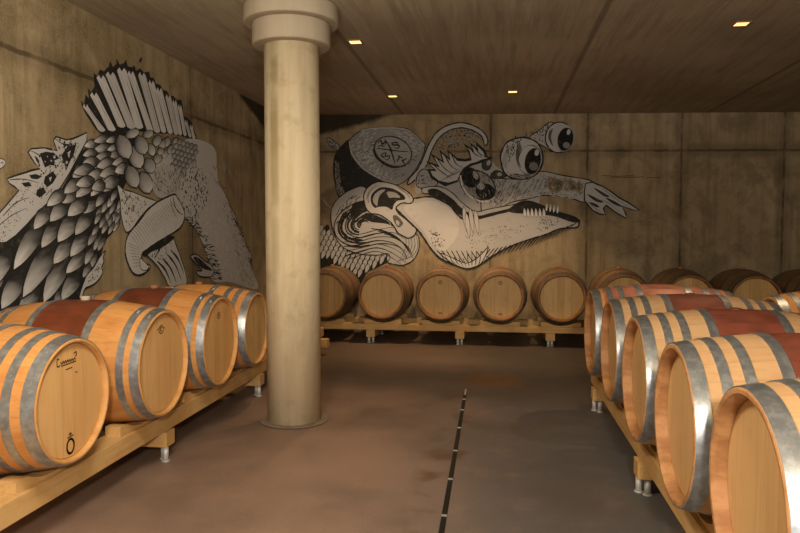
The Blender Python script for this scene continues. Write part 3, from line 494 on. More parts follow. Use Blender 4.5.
  ('F',.66,1,.0153,[(5.968,1.713),(5.661,1.631),(5.488,1.553),(5.314,1.44),(5.181,1.358),(5.131,1.287),(5.124,1.197),(5.171,1.106),(5.242,1.038),(5.343,1.018),(5.455,1.04),(5.518,1.084),(5.411,1.122),(5.377,1.184),(5.476,1.229),(5.674,1.29),(5.939,1.362),(6.11,1.422),(6.19,1.521),(6.146,1.612),(6.046,1.686)]),
  ('S',.15,.0054,.0028,[(5.181,1.367),(5.282,1.298),(5.36,1.222)]),
  ('S',.15,.0054,.0028,[(5.214,1.382),(5.315,1.314),(5.392,1.24)]),
  ('S',.15,.0055,.0028,[(5.247,1.398),(5.347,1.33),(5.424,1.257)]),
  ('S',.15,.0055,.0028,[(5.28,1.414),(5.38,1.346),(5.457,1.275)]),
  ('S',.15,.0055,.0029,[(5.314,1.43),(5.414,1.363),(5.49,1.293)]),
  ('S',.15,.0056,.0029,[(5.349,1.446),(5.447,1.38),(5.523,1.311)]),
  ('S',.15,.0056,.0029,[(5.383,1.462),(5.482,1.397),(5.557,1.33)]),
  ('S',.15,.0056,.0029,[(5.418,1.476),(5.516,1.41),(5.591,1.345)]),
  ('S',.15,.0057,.0029,[(5.454,1.488),(5.551,1.423),(5.625,1.359)]),
  ('S',.15,.0057,.0029,[(5.49,1.5),(5.586,1.436),(5.66,1.373)]),
  ('S',.15,.0057,.0029,[(5.526,1.513),(5.622,1.449),(5.695,1.388)]),
  ('S',.15,.0058,.003,[(5.563,1.525),(5.658,1.462),(5.731,1.402)]),
  ('S',.15,.0058,.003,[(5.6,1.538),(5.694,1.476),(5.767,1.417)]),
  ('S',.15,.0058,.003,[(5.637,1.551),(5.731,1.489),(5.803,1.432)]),
  ('S',.15,.0059,.003,[(5.675,1.564),(5.768,1.503),(5.84,1.447)]),
  ('S',.15,.0059,.003,[(5.714,1.578),(5.806,1.517),(5.877,1.463)]),
  ('S',.15,.0059,.003,[(5.753,1.591),(5.844,1.531),(5.915,1.478)]),
  ('S',.15,.006,.0031,[(5.792,1.605),(5.883,1.545),(5.953,1.494)]),
  ('S',.15,.006,.0031,[(5.832,1.619),(5.922,1.559),(5.991,1.51)]),
  ('S',.15,.006,.0031,[(5.873,1.633),(5.962,1.574),(6.03,1.526)]),
  ('S',.15,.0061,.0031,[(5.914,1.647),(6.002,1.588),(6.07,1.542)]),
  ('S',.15,.0061,.0031,[(5.956,1.661),(6.043,1.603),(6.109,1.558)]),
  ('S',.15,.0049,.0023,[(5.161,1.286),(5.25,1.262),(5.36,1.232)]),
  ('S',.15,.0049,.0023,[(5.173,1.259),(5.262,1.239),(5.369,1.215)]),
  ('S',.15,.005,.0023,[(5.184,1.232),(5.275,1.215),(5.377,1.198)]),
  ('S',.15,.005,.0023,[(5.196,1.204),(5.287,1.192),(5.386,1.182)]),
  ('S',.15,.005,.0023,[(5.208,1.177),(5.299,1.169),(5.394,1.165)]),
  ('S',.15,.005,.0023,[(5.22,1.149),(5.312,1.145),(5.403,1.148)]),
  ('S',.15,.005,.0023,[(5.232,1.121),(5.325,1.121),(5.412,1.132)]),
  ('S',.15,.005,.0024,[(5.244,1.093),(5.337,1.098),(5.42,1.115)]),
  ('S',.02,.0153,.0105,[(5.951,1.694),(5.987,1.606),(6.086,1.545),(6.155,1.539)]),
  ('S',.02,.0101,.0077,[(5.902,1.674),(5.931,1.592),(6.016,1.504)]),
  ('F',.7,1,.007,[(5.348,1.155),(5.411,1.129),(5.485,1.078),(5.436,1.05),(5.354,1.073)]),
  ('F',.45,1,.0135,[(6.297,1.137),(6.435,1.149),(6.63,1.077),(6.781,1.032),(6.85,.964),(6.762,.911),(6.492,.935),(6.429,.989),(6.56,.987),(6.401,1.073)]),
  ('F',.02,1,0,[(6.358,1.118),(6.466,1.12),(6.696,1.025),(6.807,.973),(6.56,1.009)]),
 ],
}
BIRD = {
 'neck_scales': [
  ('F',.02,1,0,[(-2.378,1.377),(-2.299,1.468),(-2.235,1.3),(-2.093,1.171),(-1.861,1.081),(-1.473,1.056),(-1.442,.978),(-1.602,.888),(-1.758,.81),(-1.823,.706),(-1.875,.641),(-1.927,.706),(-1.978,.809),(-2.095,.861),(-2.407,.86),(-2.418,1.093)]),
  ('G',0,.5,.592,[(-2.388,1.444),(-2.422,1.346),(-2.431,1.404),(-2.379,1.387)]),
  ('G',0,.5,.592,[(-2.354,1.375),(-2.389,1.277),(-2.397,1.335),(-2.346,1.317)]),
  ('G',0,.5,.592,[(-2.287,1.375),(-2.321,1.277),(-2.33,1.335),(-2.278,1.317)]),
  ('G',0,.5,.592,[(-2.388,1.305),(-2.423,1.207),(-2.431,1.265),(-2.38,1.247)]),
  ('G',0,.5,.592,[(-2.321,1.305),(-2.355,1.207),(-2.364,1.265),(-2.312,1.247)]),
  ('G',0,.5,.592,[(-2.254,1.305),(-2.288,1.207),(-2.296,1.265),(-2.245,1.247)]),
  ('G',0,.5,.592,[(-2.186,1.3),(-2.22,1.202),(-2.229,1.259),(-2.178,1.242)]),
  ('G',0,.5,.592,[(-2.355,1.236),(-2.389,1.137),(-2.398,1.195),(-2.347,1.178)]),
  ('G',0,.5,.592,[(-2.288,1.236),(-2.322,1.137),(-2.331,1.195),(-2.279,1.178)]),
  ('G',0,.5,.592,[(-2.22,1.236),(-2.254,1.137),(-2.263,1.195),(-2.212,1.178)]),
  ('G',0,.5,.592,[(-2.153,1.23),(-2.187,1.132),(-2.196,1.19),(-2.144,1.172)]),
  ('G',0,.5,.592,[(-2.085,1.222),(-2.12,1.124),(-2.128,1.182),(-2.077,1.164)]),
  ('G',0,.5,.592,[(-2.018,1.214),(-2.052,1.116),(-2.061,1.174),(-2.009,1.156)]),
  ('G',0,.5,.592,[(-2.389,1.166),(-2.424,1.067),(-2.432,1.125),(-2.381,1.108)]),
  ('G',0,.5,.592,[(-2.322,1.166),(-2.356,1.068),(-2.365,1.125),(-2.313,1.108)]),
  ('G',0,.5,.592,[(-2.254,1.166),(-2.289,1.068),(-2.297,1.126),(-2.246,1.108)]),
  ('G',0,.5,.592,[(-2.187,1.16),(-2.221,1.062),(-2.23,1.12),(-2.178,1.103)]),
  ('G',0,.5,.592,[(-2.119,1.152),(-2.154,1.054),(-2.162,1.112),(-2.111,1.095)]),
  ('G',0,.5,.592,[(-2.052,1.144),(-2.086,1.046),(-2.095,1.104),(-2.043,1.087)]),
  ('G',0,.5,.592,[(-1.985,1.136),(-2.019,1.038),(-2.028,1.096),(-1.976,1.079)]),
  ('G',0,.5,.592,[(-1.918,1.128),(-1.952,1.03),(-1.96,1.088),(-1.909,1.071)]),
  ('G',0,.5,.592,[(-1.85,1.12),(-1.884,1.022),(-1.893,1.08),(-1.842,1.063)]),
  ('G',0,.5,.592,[(-1.783,1.112),(-1.817,1.014),(-1.826,1.072),(-1.774,1.055)]),
  ('G',0,.5,.592,[(-1.716,1.104),(-1.75,1.006),(-1.758,1.064),(-1.707,1.047)]),
  ('G',0,.5,.592,[(-1.649,1.097),(-1.682,.998),(-1.691,1.056),(-1.64,1.039)]),
  ('G',0,.5,.592,[(-1.582,1.089),(-1.615,.99),(-1.624,1.048),(-1.573,1.031)]),
  ('G',0,.5,.592,[(-1.514,1.081),(-1.548,.983),(-1.557,1.04),(-1.506,1.023)]),
  ('G',0,.5,.592,[(-1.447,1.073),(-1.481,.975),(-1.49,1.032),(-1.439,1.015)]),
  ('G',0,.5,.592,[(-2.356,1.096),(-2.39,.998),(-2.399,1.056),(-2.347,1.038)]),
  ('G',0,.5,.592,[(-2.288,1.096),(-2.323,.998),(-2.331,1.056),(-2.28,1.038)]),
  ('G',0,.5,.592,[(-2.221,1.096),(-2.255,.998),(-2.264,1.056),(-2.212,1.038)]),
  ('G',0,.5,.592,[(-2.153,1.091),(-2.188,.992),(-2.196,1.05),(-2.145,1.033)]),
  ('G',0,.5,.592,[(-2.086,1.083),(-2.12,.984),(-2.129,1.042),(-2.077,1.025)]),
  ('G',0,.5,.592,[(-2.019,1.075),(-2.053,.976),(-2.061,1.034),(-2.01,1.017)]),
  ('G',0,.5,.592,[(-1.951,1.067),(-1.985,.968),(-1.994,1.026),(-1.943,1.009)]),
  ('G',0,.5,.592,[(-1.884,1.059),(-1.918,.961),(-1.927,1.018),(-1.875,1.001)]),
  ('G',0,.5,.592,[(-1.817,1.051),(-1.851,.953),(-1.859,1.01),(-1.808,.993)]),
  ('G',0,.5,.592,[(-1.75,1.043),(-1.783,.945),(-1.792,1.002),(-1.741,.985)]),
  ('G',0,.5,.592,[(-1.682,1.035),(-1.716,.937),(-1.725,.995),(-1.674,.977)]),
  ('G',0,.5,.592,[(-1.615,1.027),(-1.649,.929),(-1.658,.987),(-1.606,.969)]),
  ('G',0,.5,.592,[(-1.548,1.019),(-1.582,.921),(-1.591,.979),(-1.539,.961)]),
  ('G',0,.5,.592,[(-2.188,1.021),(-2.222,.922),(-2.23,.98),(-2.179,.963)]),
  ('G',0,.5,.592,[(-2.12,1.013),(-2.154,.914),(-2.163,.972),(-2.111,.955)]),
  ('G',0,.5,.592,[(-2.053,1.005),(-2.087,.907),(-2.095,.964),(-2.044,.947)]),
  ('G',0,.5,.592,[(-1.985,.997),(-2.019,.899),(-2.028,.957),(-1.977,.939)]),
  ('G',0,.5,.592,[(-1.918,.989),(-1.952,.891),(-1.961,.949),(-1.909,.931)]),
  ('G',0,.5,.592,[(-1.851,.981),(-1.885,.883),(-1.893,.941),(-1.842,.923)]),
  ('G',0,.5,.592,[(-1.783,.973),(-1.817,.875),(-1.826,.933),(-1.775,.915)]),
  ('G',0,.5,.592,[(-1.716,.965),(-1.75,.867),(-1.759,.925),(-1.707,.907)]),
  ('G',0,.5,.592,[(-1.649,.957),(-1.683,.859),(-1.691,.917),(-1.64,.899)]),
  ('G',0,.5,.592,[(-2.087,.943),(-2.121,.845),(-2.129,.903),(-2.078,.885)]),
  ('G',0,.5,.592,[(-2.019,.935),(-2.053,.837),(-2.062,.895),(-2.011,.877)]),
  ('G',0,.5,.592,[(-1.952,.927),(-1.986,.829),(-1.995,.887),(-1.943,.869)]),
  ('G',0,.5,.592,[(-1.885,.919),(-1.919,.821),(-1.927,.879),(-1.876,.861)]),
  ('G',0,.5,.592,[(-1.817,.911),(-1.851,.813),(-1.86,.871),(-1.808,.853)]),
  ('G',0,.5,.592,[(-1.75,.903),(-1.784,.805),(-1.793,.863),(-1.741,.845)]),
  ('G',0,.5,.592,[(-1.918,.849),(-1.952,.751),(-1.961,.809),(-1.91,.791)]),
  ('G',0,.5,.592,[(-1.851,.841),(-1.885,.743),(-1.894,.801),(-1.842,.783)]),
 ],
 'cap': [
  ('F',.36,1,.0102,[(-2.314,2.631),(-2.28,2.651),(-2.203,2.605),(-2.139,2.541),(-2.152,2.483),(-2.217,2.509),(-2.281,2.555)]),
  ('H',.02,18,.013,(.017,-.031),[(-2.306,2.631),(-2.216,2.605),(-2.144,2.503),(-2.242,2.529)]),
  ('F',.03,1,.0102,[(-1.997,2.617),(-2.113,2.529),(-2.186,2.44),(-2.217,2.325),(-2.223,2.172),(-2.198,2.019),(-2.173,1.903),(-2.129,1.826),(-2.039,1.813),(-1.949,1.877),(-1.794,1.903),(-1.704,2.017),(-1.544,2.063),(-1.801,2.222),(-1.947,2.388)]),
  ('D',.36,130,.0194,[(-2.205,2.198),(-2.141,2.121),(-2.065,1.89),(-1.961,1.877),(-2.091,1.814),(-2.181,1.916)]),
  ('H',.3,60,.0109,(.007,-.071),[(-2.217,2.351),(-2.153,2.3),(-2.091,1.865),(-2.181,1.942)]),
  ('F',.31,1,.0127,[(-2.005,2.604),(-1.946,2.675),(-1.843,2.746),(-1.625,2.785),(-1.267,2.778),(-1.152,2.727),(-1.038,2.625),(-.971,2.554),(-.999,2.409),(-1.088,2.232),(-1.216,2.08),(-1.344,2.011),(-1.447,2.03),(-1.601,2.094),(-1.801,2.217),(-1.947,2.38),(-1.995,2.503)]),
  ('H',.592,150,.0112,(.065,.04),[(-1.985,2.579),(-1.83,2.73),(-1.625,2.767),(-1.703,2.476),(-1.626,2.272),(-1.37,2.068),(-1.601,2.119),(-1.806,2.247),(-1.947,2.401)]),
  ('H',.05,110,.0095,(.056,.035),[(-1.959,2.452),(-1.83,2.654),(-1.242,2.752),(-1.038,2.574),(-1.088,2.27),(-1.37,2.068),(-1.626,2.145)]),
  ('H',.528,60,.0103,(.073,-.023),[(-1.446,2.754),(-1.191,2.714),(-.986,2.549),(-1.088,2.372),(-1.14,2.524)]),
  ('S',.576,.0203,.0102,[(-2.0,2.604),(-1.985,2.49),(-1.939,2.38),(-1.801,2.222),(-1.601,2.099),(-1.447,2.037)]),
  ('S',.544,.0152,.0076,[(-1.843,2.746),(-1.625,2.78),(-1.267,2.77),(-1.114,2.689),(-.981,2.559)]),
  ('F',.2,1,.0127,[(-1.161,2.362),(-1.231,2.285),(-1.348,2.255),(-1.482,2.281),(-1.596,2.355),(-1.659,2.458),(-1.655,2.562),(-1.585,2.639),(-1.467,2.668),(-1.334,2.643),(-1.221,2.568),(-1.158,2.466)]),
  ('F',.368,1,0,[(-1.173,2.374),(-1.237,2.304),(-1.346,2.278),(-1.47,2.302),(-1.576,2.371),(-1.636,2.465),(-1.633,2.56),(-1.568,2.63),(-1.46,2.656),(-1.336,2.631),(-1.23,2.563),(-1.17,2.468)]),
  ('H',.25,50,.0095,(.039,-.024),[(-1.625,2.577),(-1.395,2.627),(-1.165,2.448),(-1.242,2.296),(-1.498,2.323)]),
  ('S',.02,.0203,.028,[(-1.523,2.632),(-1.451,2.526),(-1.416,2.424),(-1.375,2.292)]),
  ('S',.02,.0152,.0178,[(-1.626,2.506),(-1.497,2.49),(-1.344,2.469),(-1.191,2.458)]),
  ('S',.02,.0406,.0254,[(-1.672,2.501),(-1.626,2.387),(-1.511,2.292),(-1.37,2.246),(-1.229,2.271)]),
  ('S',.02,.0203,.0203,[(-1.61,2.577),(-1.569,2.612),(-1.549,2.562),(-1.502,2.607),(-1.518,2.541)]),
  ('S',.02,.0152,.0152,[(-1.61,2.531),(-1.559,2.546),(-1.523,2.521)]),
  ('S',.02,.0228,.0228,[(-1.375,2.576),(-1.416,2.581),(-1.405,2.551),(-1.344,2.55),(-1.318,2.53),(-1.344,2.505),(-1.395,2.51)]),
  ('S',.02,.0203,.0203,[(-1.331,2.571),(-1.364,2.586),(-1.4,2.576)]),
  ('S',.02,.0178,.0178,[(-1.574,2.419),(-1.518,2.368)]),
  ('S',.02,.0178,.0178,[(-1.569,2.425),(-1.503,2.445),(-1.513,2.394),(-1.451,2.404),(-1.477,2.348),(-1.518,2.363)]),
  ('S',.02,.0203,.0203,[(-1.313,2.393),(-1.354,2.322)]),
  ('S',.02,.0178,.0178,[(-1.344,2.408),(-1.267,2.367)]),
  ('S',.02,.0203,.0203,[(-1.216,2.367),(-1.288,2.332)]),
  ('S',.02,.0178,.0178,[(-1.288,2.352),(-1.247,2.291)]),
  ('S',.4,.0064,.0064,[(-1.421,2.221),(-1.416,2.063)]),
  ('F',-.3,1,0,[(-.949,2.462),(-.849,2.59),(-.698,2.727),(-.483,2.786),(-.267,2.733),(-.155,2.638),(-.146,2.552),(-.266,2.587),(-.396,2.554),(-.525,2.503),(-.698,2.46),(-.914,2.267)]),
  ('H',.3,120,.0117,(.06,-.034),[(-.871,2.483),(-.698,2.71),(-.483,2.768),(-.246,2.716),(-.159,2.608),(-.396,2.566),(-.741,2.461)]),
  ('D',.03,130,.0245,[(-.871,2.483),(-.698,2.71),(-.483,2.768),(-.246,2.716),(-.159,2.608),(-.396,2.566),(-.741,2.461)]),
  ('F',.496,1,.0173,[(-1.209,2.009),(-1.174,2.108),(-1.078,2.212),(-.992,2.375),(-.923,2.547),(-.819,2.71),(-.677,2.804),(-.483,2.846),(-.289,2.793),(-.159,2.694),(-.12,2.587),(-.163,2.535),(-.198,2.647),(-.31,2.733),(-.483,2.777),(-.655,2.735),(-.785,2.633),(-.879,2.47),(-.931,2.311),(-1.018,2.168),(-1.109,2.073)]),
 ],
 'hair_curls': [
  ('F',.496,1,.0128,[(-1.794,1.98),(-1.987,1.942),(-2.142,1.84),(-2.233,1.725),(-2.26,1.583),(-2.235,1.403),(-2.171,1.249),(-2.055,1.133),(-1.861,1.068),(-1.628,1.05),(-1.486,1.074),(-1.447,1.017),(-1.478,.953),(-1.396,.927),(-1.267,.914),(-1.138,.979),(-1.066,1.095),(-1.046,1.236),(-1.087,1.339),(-1.241,1.339),(-1.344,1.416),(-1.447,1.531),(-1.627,1.711)]),
  ('S',.02,.0232,.0102,[(-1.732,1.192),(-1.873,1.171),(-2.006,1.186),(-2.115,1.236),(-2.188,1.315),(-2.217,1.413),(-2.197,1.521),(-2.131,1.623),(-2.027,1.71),(-1.898,1.771),(-1.758,1.798),(-1.623,1.789),(-1.509,1.745),(-1.429,1.671)]),
  ('S',.02,.0386,.0102,[(-1.774,1.224),(-1.896,1.216),(-2.006,1.239),(-2.092,1.291),(-2.143,1.365),(-2.153,1.453),(-2.122,1.545),(-2.053,1.63),(-1.954,1.698),(-1.837,1.741),(-1.714,1.755),(-1.601,1.738),(-1.51,1.692),(-1.451,1.622)]),
  ('S',.02,.0541,.0103,[(-1.825,1.256),(-1.929,1.259),(-2.018,1.288),(-2.083,1.339),(-2.115,1.407),(-2.112,1.484),(-2.073,1.561),(-2.004,1.629),(-1.911,1.681),(-1.807,1.711),(-1.702,1.714),(-1.608,1.692),(-1.537,1.646),(-1.496,1.582)]),
  ('S',.02,.0232,.0103,[(-1.844,1.291),(-1.929,1.301),(-1.998,1.332),(-2.044,1.38),(-2.061,1.441),(-2.048,1.506),(-2.006,1.569),(-1.939,1.622),(-1.856,1.66),(-1.766,1.678),(-1.679,1.674),(-1.605,1.649),(-1.552,1.606),(-1.526,1.548)]),
  ('S',.02,.0386,.0103,[(-1.873,1.328),(-1.941,1.342),(-1.993,1.372),(-2.024,1.415),(-2.029,1.466),(-2.009,1.519),(-1.966,1.568),(-1.905,1.608),(-1.832,1.634),(-1.756,1.643),(-1.685,1.635),(-1.628,1.61),(-1.59,1.571),(-1.576,1.522)]),
  ('S',.02,.054,.0103,[(-1.869,1.362),(-1.919,1.378),(-1.954,1.406),(-1.972,1.443),(-1.969,1.485),(-1.947,1.526),(-1.907,1.563),(-1.855,1.592),(-1.796,1.608),(-1.736,1.611),(-1.683,1.6),(-1.642,1.576),(-1.617,1.542),(-1.613,1.501)]),
  ('S',.02,.0232,.0103,[(-1.877,1.396),(-1.912,1.411),(-1.934,1.435),(-1.942,1.464),(-1.935,1.495),(-1.913,1.526),(-1.879,1.552),(-1.836,1.57),(-1.79,1.579),(-1.745,1.578),(-1.707,1.567),(-1.679,1.546),(-1.665,1.519),(-1.666,1.488)]),
  ('S',.02,.0386,.0103,[(-1.854,1.426),(-1.876,1.439),(-1.888,1.457),(-1.89,1.478),(-1.881,1.5),(-1.862,1.52),(-1.836,1.536),(-1.805,1.547),(-1.772,1.551),(-1.742,1.548),(-1.717,1.538),(-1.701,1.522),(-1.694,1.502),(-1.699,1.481)]),
  ('S',.02,.054,.0103,[(-1.844,1.454),(-1.854,1.463),(-1.859,1.473),(-1.858,1.485),(-1.851,1.497),(-1.838,1.508),(-1.822,1.516),(-1.804,1.521),(-1.785,1.522),(-1.768,1.519),(-1.756,1.513),(-1.748,1.503),(-1.746,1.491),(-1.75,1.479)]),
  ('S',.02,.0129,.0077,[(-2.132,1.354),(-1.886,1.334),(-1.627,1.395),(-1.396,1.429),(-1.267,1.365)]),
  ('S',.02,.0258,.0077,[(-2.116,1.292),(-1.886,1.285),(-1.628,1.347),(-1.396,1.357),(-1.252,1.275)]),
  ('S',.02,.0129,.0077,[(-2.101,1.231),(-1.886,1.236),(-1.628,1.298),(-1.396,1.285),(-1.236,1.185)]),
  ('S',.02,.0258,.0077,[(-2.086,1.169),(-1.886,1.187),(-1.628,1.249),(-1.396,1.213),(-1.221,1.095)]),
  ('S',.02,.0129,.0077,[(-2.07,1.107),(-1.886,1.138),(-1.628,1.2),(-1.396,1.141),(-1.205,1.005)]),
  ('S',.02,.0258,.0077,[(-2.055,1.045),(-1.887,1.089),(-1.628,1.151),(-1.396,1.069),(-1.19,.914)]),
  ('S',.02,.0129,.0077,[(-2.04,.983),(-1.887,1.04),(-1.628,1.102),(-1.396,.997),(-1.174,.824)]),
  ('H',.02,60,.0131,(.055,.068),[(-2.195,1.66),(-2.013,1.84),(-1.781,1.89),(-1.782,1.686),(-2.014,1.557),(-2.17,1.377)]),
  ('F',.02,1,0,[(-1.949,1.75),(-1.755,1.801),(-1.627,1.711),(-1.447,1.557),(-1.383,1.442),(-1.499,1.48),(-1.705,1.506),(-1.833,1.557),(-1.924,1.493),(-1.988,1.583)]),
  ('S',.48,.0128,.0077,[(-1.924,1.532),(-1.782,1.634),(-1.601,1.583),(-1.434,1.493)]),
  ('S',.48,.0128,.0077,[(-1.872,1.568),(-1.74,1.65),(-1.576,1.583),(-1.434,1.483)]),
  ('S',.48,.0128,.0077,[(-1.82,1.604),(-1.699,1.665),(-1.55,1.583),(-1.434,1.472)]),
  ('S',.48,.0128,.0077,[(-1.769,1.639),(-1.658,1.68),(-1.524,1.583),(-1.434,1.462)]),
  ('S',.48,.0128,.0077,[(-1.717,1.675),(-1.617,1.696),(-1.498,1.583),(-1.434,1.452)]),
  ('S',.48,.0128,.0077,[(-1.666,1.711),(-1.575,1.711),(-1.473,1.583),(-1.434,1.442)]),
  ('S',.02,.0206,.0103,[(-2.042,1.171),(-1.835,1.159),(-1.576,1.21),(-1.344,1.172),(-1.228,1.043),(-1.246,.94)]),
  ('S',.02,.0077,.0052,[(-1.087,1.326),(-1.066,1.172),(-1.138,1.043),(-1.267,.986)]),
  ('S',.02,.0077,.0052,[(-1.123,1.318),(-1.107,1.172),(-1.179,1.033),(-1.293,.976)]),
  ('S',.02,.0077,.0052,[(-1.159,1.311),(-1.149,1.172),(-1.221,1.023),(-1.318,.966)]),
  ('S',.02,.0077,.0052,[(-1.195,1.303),(-1.19,1.172),(-1.262,1.012),(-1.344,.955)]),
  ('S',.02,.0077,.0052,[(-1.231,1.295),(-1.231,1.172),(-1.303,1.002),(-1.37,.945)]),
  ('S',.02,.0231,.0077,[(-1.705,1.416),(-1.499,1.372),(-1.318,1.27),(-1.19,1.095)]),
  ('S',.02,.0206,.0077,[(-1.617,1.38),(-1.442,1.336),(-1.282,1.234),(-1.174,1.069)]),
  ('S',.02,.018,.0077,[(-1.53,1.344),(-1.385,1.3),(-1.246,1.198),(-1.159,1.043)]),
  ('S',.02,.0154,.0077,[(-1.442,1.308),(-1.329,1.264),(-1.21,1.162),(-1.143,1.018)]),
  ('S',.02,.0129,.0077,[(-1.354,1.272),(-1.272,1.228),(-1.174,1.126),(-1.128,.992)]),
  ('S',.4,.0154,.0103,[(-2.388,1.853),(-2.324,1.763),(-2.234,1.673)]),
 ],
 'beaked_head': [
  ('F',.432,1,0,[(-1.087,2.138),(-.957,2.246),(-.848,2.138),(-.653,2.007),(-.48,2.136),(-.286,2.287),(-.092,2.329),(.016,2.243),(.254,2.091),(.555,2.069),(.559,1.681),(.387,1.647),(.128,1.595),(-.131,1.617),(-.348,1.66),(-.522,1.769),(-.696,1.921),(-.913,1.943),(-1.087,1.891)]),
  ('F',.384,1,.013,[(-1.065,2.16),(-.966,2.224),(-.848,2.116),(-.804,2.008),(-1.0,1.965),(-1.087,2.008)]),
  ('D',.05,26,.0246,[(-1.044,2.16),(-.87,2.094),(-.87,2.008),(-1.065,2.021)]),
  ('F',.448,1,.0142,[(-.193,1.954),(-.087,2.089),(.126,2.088),(.338,2.088),(.585,2.186),(.903,2.128),(1.273,2.057),(1.229,1.951),(1.195,1.845),(1.189,1.767),(.977,1.828),(.659,1.864),(.447,1.818),(.199,1.769),(-.013,1.651),(-.191,1.616)]),
  ('H',.06,330,.0066,(.055,.082),[(-.087,2.061),(.374,2.059),(.62,2.147),(1.186,2.022),(1.135,1.845),(.659,1.874),(.199,1.793),(-.085,1.669)]),
  ('H',.56,60,.0096,(.105,-.014),[(.622,1.952),(1.152,1.88),(1.154,1.792),(.659,1.864),(.27,1.829)]),
  ('D',-.34,60,.0874,[(.674,2.111),(1.15,2.039),(1.134,1.933),(.729,1.924)]),
  ('D',.2,60,.0269,[(.621,2.129),(1.185,2.05),(1.152,1.916),(.693,1.952)]),
  ('F',.02,1,0,[(-.935,1.891),(-.761,1.964),(-.587,1.864),(-.456,1.726),(-.304,1.617),(-.088,1.639),(.214,1.699),(.321,1.725),(.593,1.698),(.989,1.603),(1.11,1.542),(1.119,1.499),(.904,1.53),(.56,1.595),(.129,1.53),(-.13,1.465),(-.347,1.465),(-.477,1.596),(-.652,1.769)]),
  ('F',.496,1,.0217,[(-1.383,1.727),(-1.27,1.796),(-1.108,1.826),(-.913,1.848),(-.782,1.813),(-.63,1.726),(-.521,1.596),(-.443,1.543),(-.325,1.539),(-.131,1.574),(.128,1.643),(.322,1.673),(.559,1.664),(.903,1.577),(1.054,1.53),(1.11,1.499),(1.085,1.43),(.862,1.413),(.648,1.326),(.39,1.248),(.175,1.161),(-.032,1.052),(-.17,.952),(-.278,.89),(-.387,.868),(-.518,.907),(-.736,.994),(-.867,1.117),(-.964,1.256),(-1.051,1.378),(-1.174,1.5),(-1.283,1.605)]),
  ('F',.592,1,0,[(-1.261,1.692),(-1.043,1.77),(-.869,1.787),(-.66,1.704),(-.529,1.53),(-.52,1.335),(-.693,1.117),(-.868,1.204),(-.999,1.4)]),
  ('D',.1,50,.0265,[(-.912,1.422),(-.694,1.291),(-.693,1.16),(-.868,1.16)]),
  ('D',.15,90,.0215,[(-.433,1.335),(.13,1.465),(.475,1.465),(.261,1.292),(-.215,1.117),(-.432,1.161)]),
  ('D',.1,60,.023,[(.56,1.573),(.861,1.551),(.819,1.443),(.562,1.357)]),
  ('S',.02,.0175,.0088,[(-.811,1.117),(-.741,1.047),(-.671,.916)]),
  ('S',.02,.0175,.0087,[(-.743,1.116),(-.673,1.027),(-.603,.906)]),
  ('S',.02,.0175,.0087,[(-.676,1.115),(-.605,1.009),(-.535,.899)]),
  ('S',.02,.0175,.0087,[(-.608,1.114),(-.538,.996),(-.468,.896)]),
  ('S',.02,.0175,.0087,[(-.541,1.113),(-.47,.988),(-.4,.899)]),
  ('S',.02,.0175,.0087,[(-.473,1.113),(-.403,.986),(-.333,.908)]),
  ('S',.02,.0174,.0087,[(-.406,1.112),(-.336,.992),(-.266,.924)]),
  ('S',.02,.0174,.0087,[(-.338,1.111),(-.268,1.003),(-.198,.946)]),
  ('S',.02,.0174,.0087,[(-.271,1.11),(-.201,1.02),(-.131,.973)]),
  ('S',.02,.0174,.0087,[(-.204,1.109),(-.134,1.039),(-.064,1.002)]),
  ('S',.02,.0174,.0087,[(-.08,1.135),(-.14,1.056),(-.192,.986)]),
  ('S',.02,.0174,.0087,[(-.025,1.146),(-.085,1.069),(-.136,.999)]),
  ('S',.02,.0174,.0087,[(.031,1.157),(-.029,1.082),(-.081,1.013)]),
  ('S',.02,.0174,.0087,[(.087,1.169),(.027,1.096),(-.025,1.026)]),
  ('S',.02,.0174,.0087,[(.142,1.181),(.082,1.109),(.031,1.04)]),
  ('S',.02,.0174,.0087,[(.198,1.194),(.138,1.124),(.086,1.054)]),
  ('S',.02,.0174,.0087,[(.253,1.207),(.193,1.138),(.142,1.069)]),
  ('S',.02,.0174,.0087,[(.309,1.22),(.249,1.154),(.197,1.084)]),
  ('S',.02,.0174,.0087,[(.364,1.235),(.304,1.17),(.253,1.1)]),
  ('S',.02,.0174,.0087,[(.419,1.25),(.36,1.187),(.308,1.117)]),
  ('S',.02,.0174,.0087,[(.475,1.266),(.415,1.204),(.364,1.135)]),
  ('S',.02,.0173,.0087,[(.53,1.283),(.47,1.223),(.419,1.154)]),
  ('S',.02,.0173,.0087,[(.585,1.301),(.525,1.243),(.474,1.173)]),
  ('S',.02,.0173,.0087,[(.64,1.319),(.581,1.263),(.53,1.193)]),
  ('S',.02,.0173,.0087,[(.696,1.339),(.636,1.284),(.585,1.215)]),
  ('S',.02,.0173,.0087,[(.751,1.359),(.691,1.306),(.64,1.237)]),
  ('S',.02,.0173,.0087,[(.806,1.38),(.746,1.329),(.695,1.259)]),
  ('S',.02,.0173,.0087,[(.861,1.402),(.801,1.352),(.75,1.283)]),
  ('S',.02,.0173,.0087,[(.916,1.424),(.856,1.376),(.805,1.307)]),
  ('S',.02,.0173,.0087,[(.971,1.447),(.911,1.4),(.86,1.331)]),
  ('S',.02,.0173,.0087,[(1.025,1.47),(.966,1.425),(.915,1.356)]),
  ('S',.02,.0173,.0086,[(1.08,1.493),(1.021,1.45),(.97,1.381)]),
  ('F',.576,1,.0131,[(-.758,1.073),(-.606,1.021),(-.409,.942),(-.236,1.03),(-.106,1.161),(-.192,.952),(-.3,.89),(-.409,.872),(-.583,.933)]),
  ('S',.02,.0131,.0087,[(-.693,1.038),(-.64,.96),(-.562,.916)]),
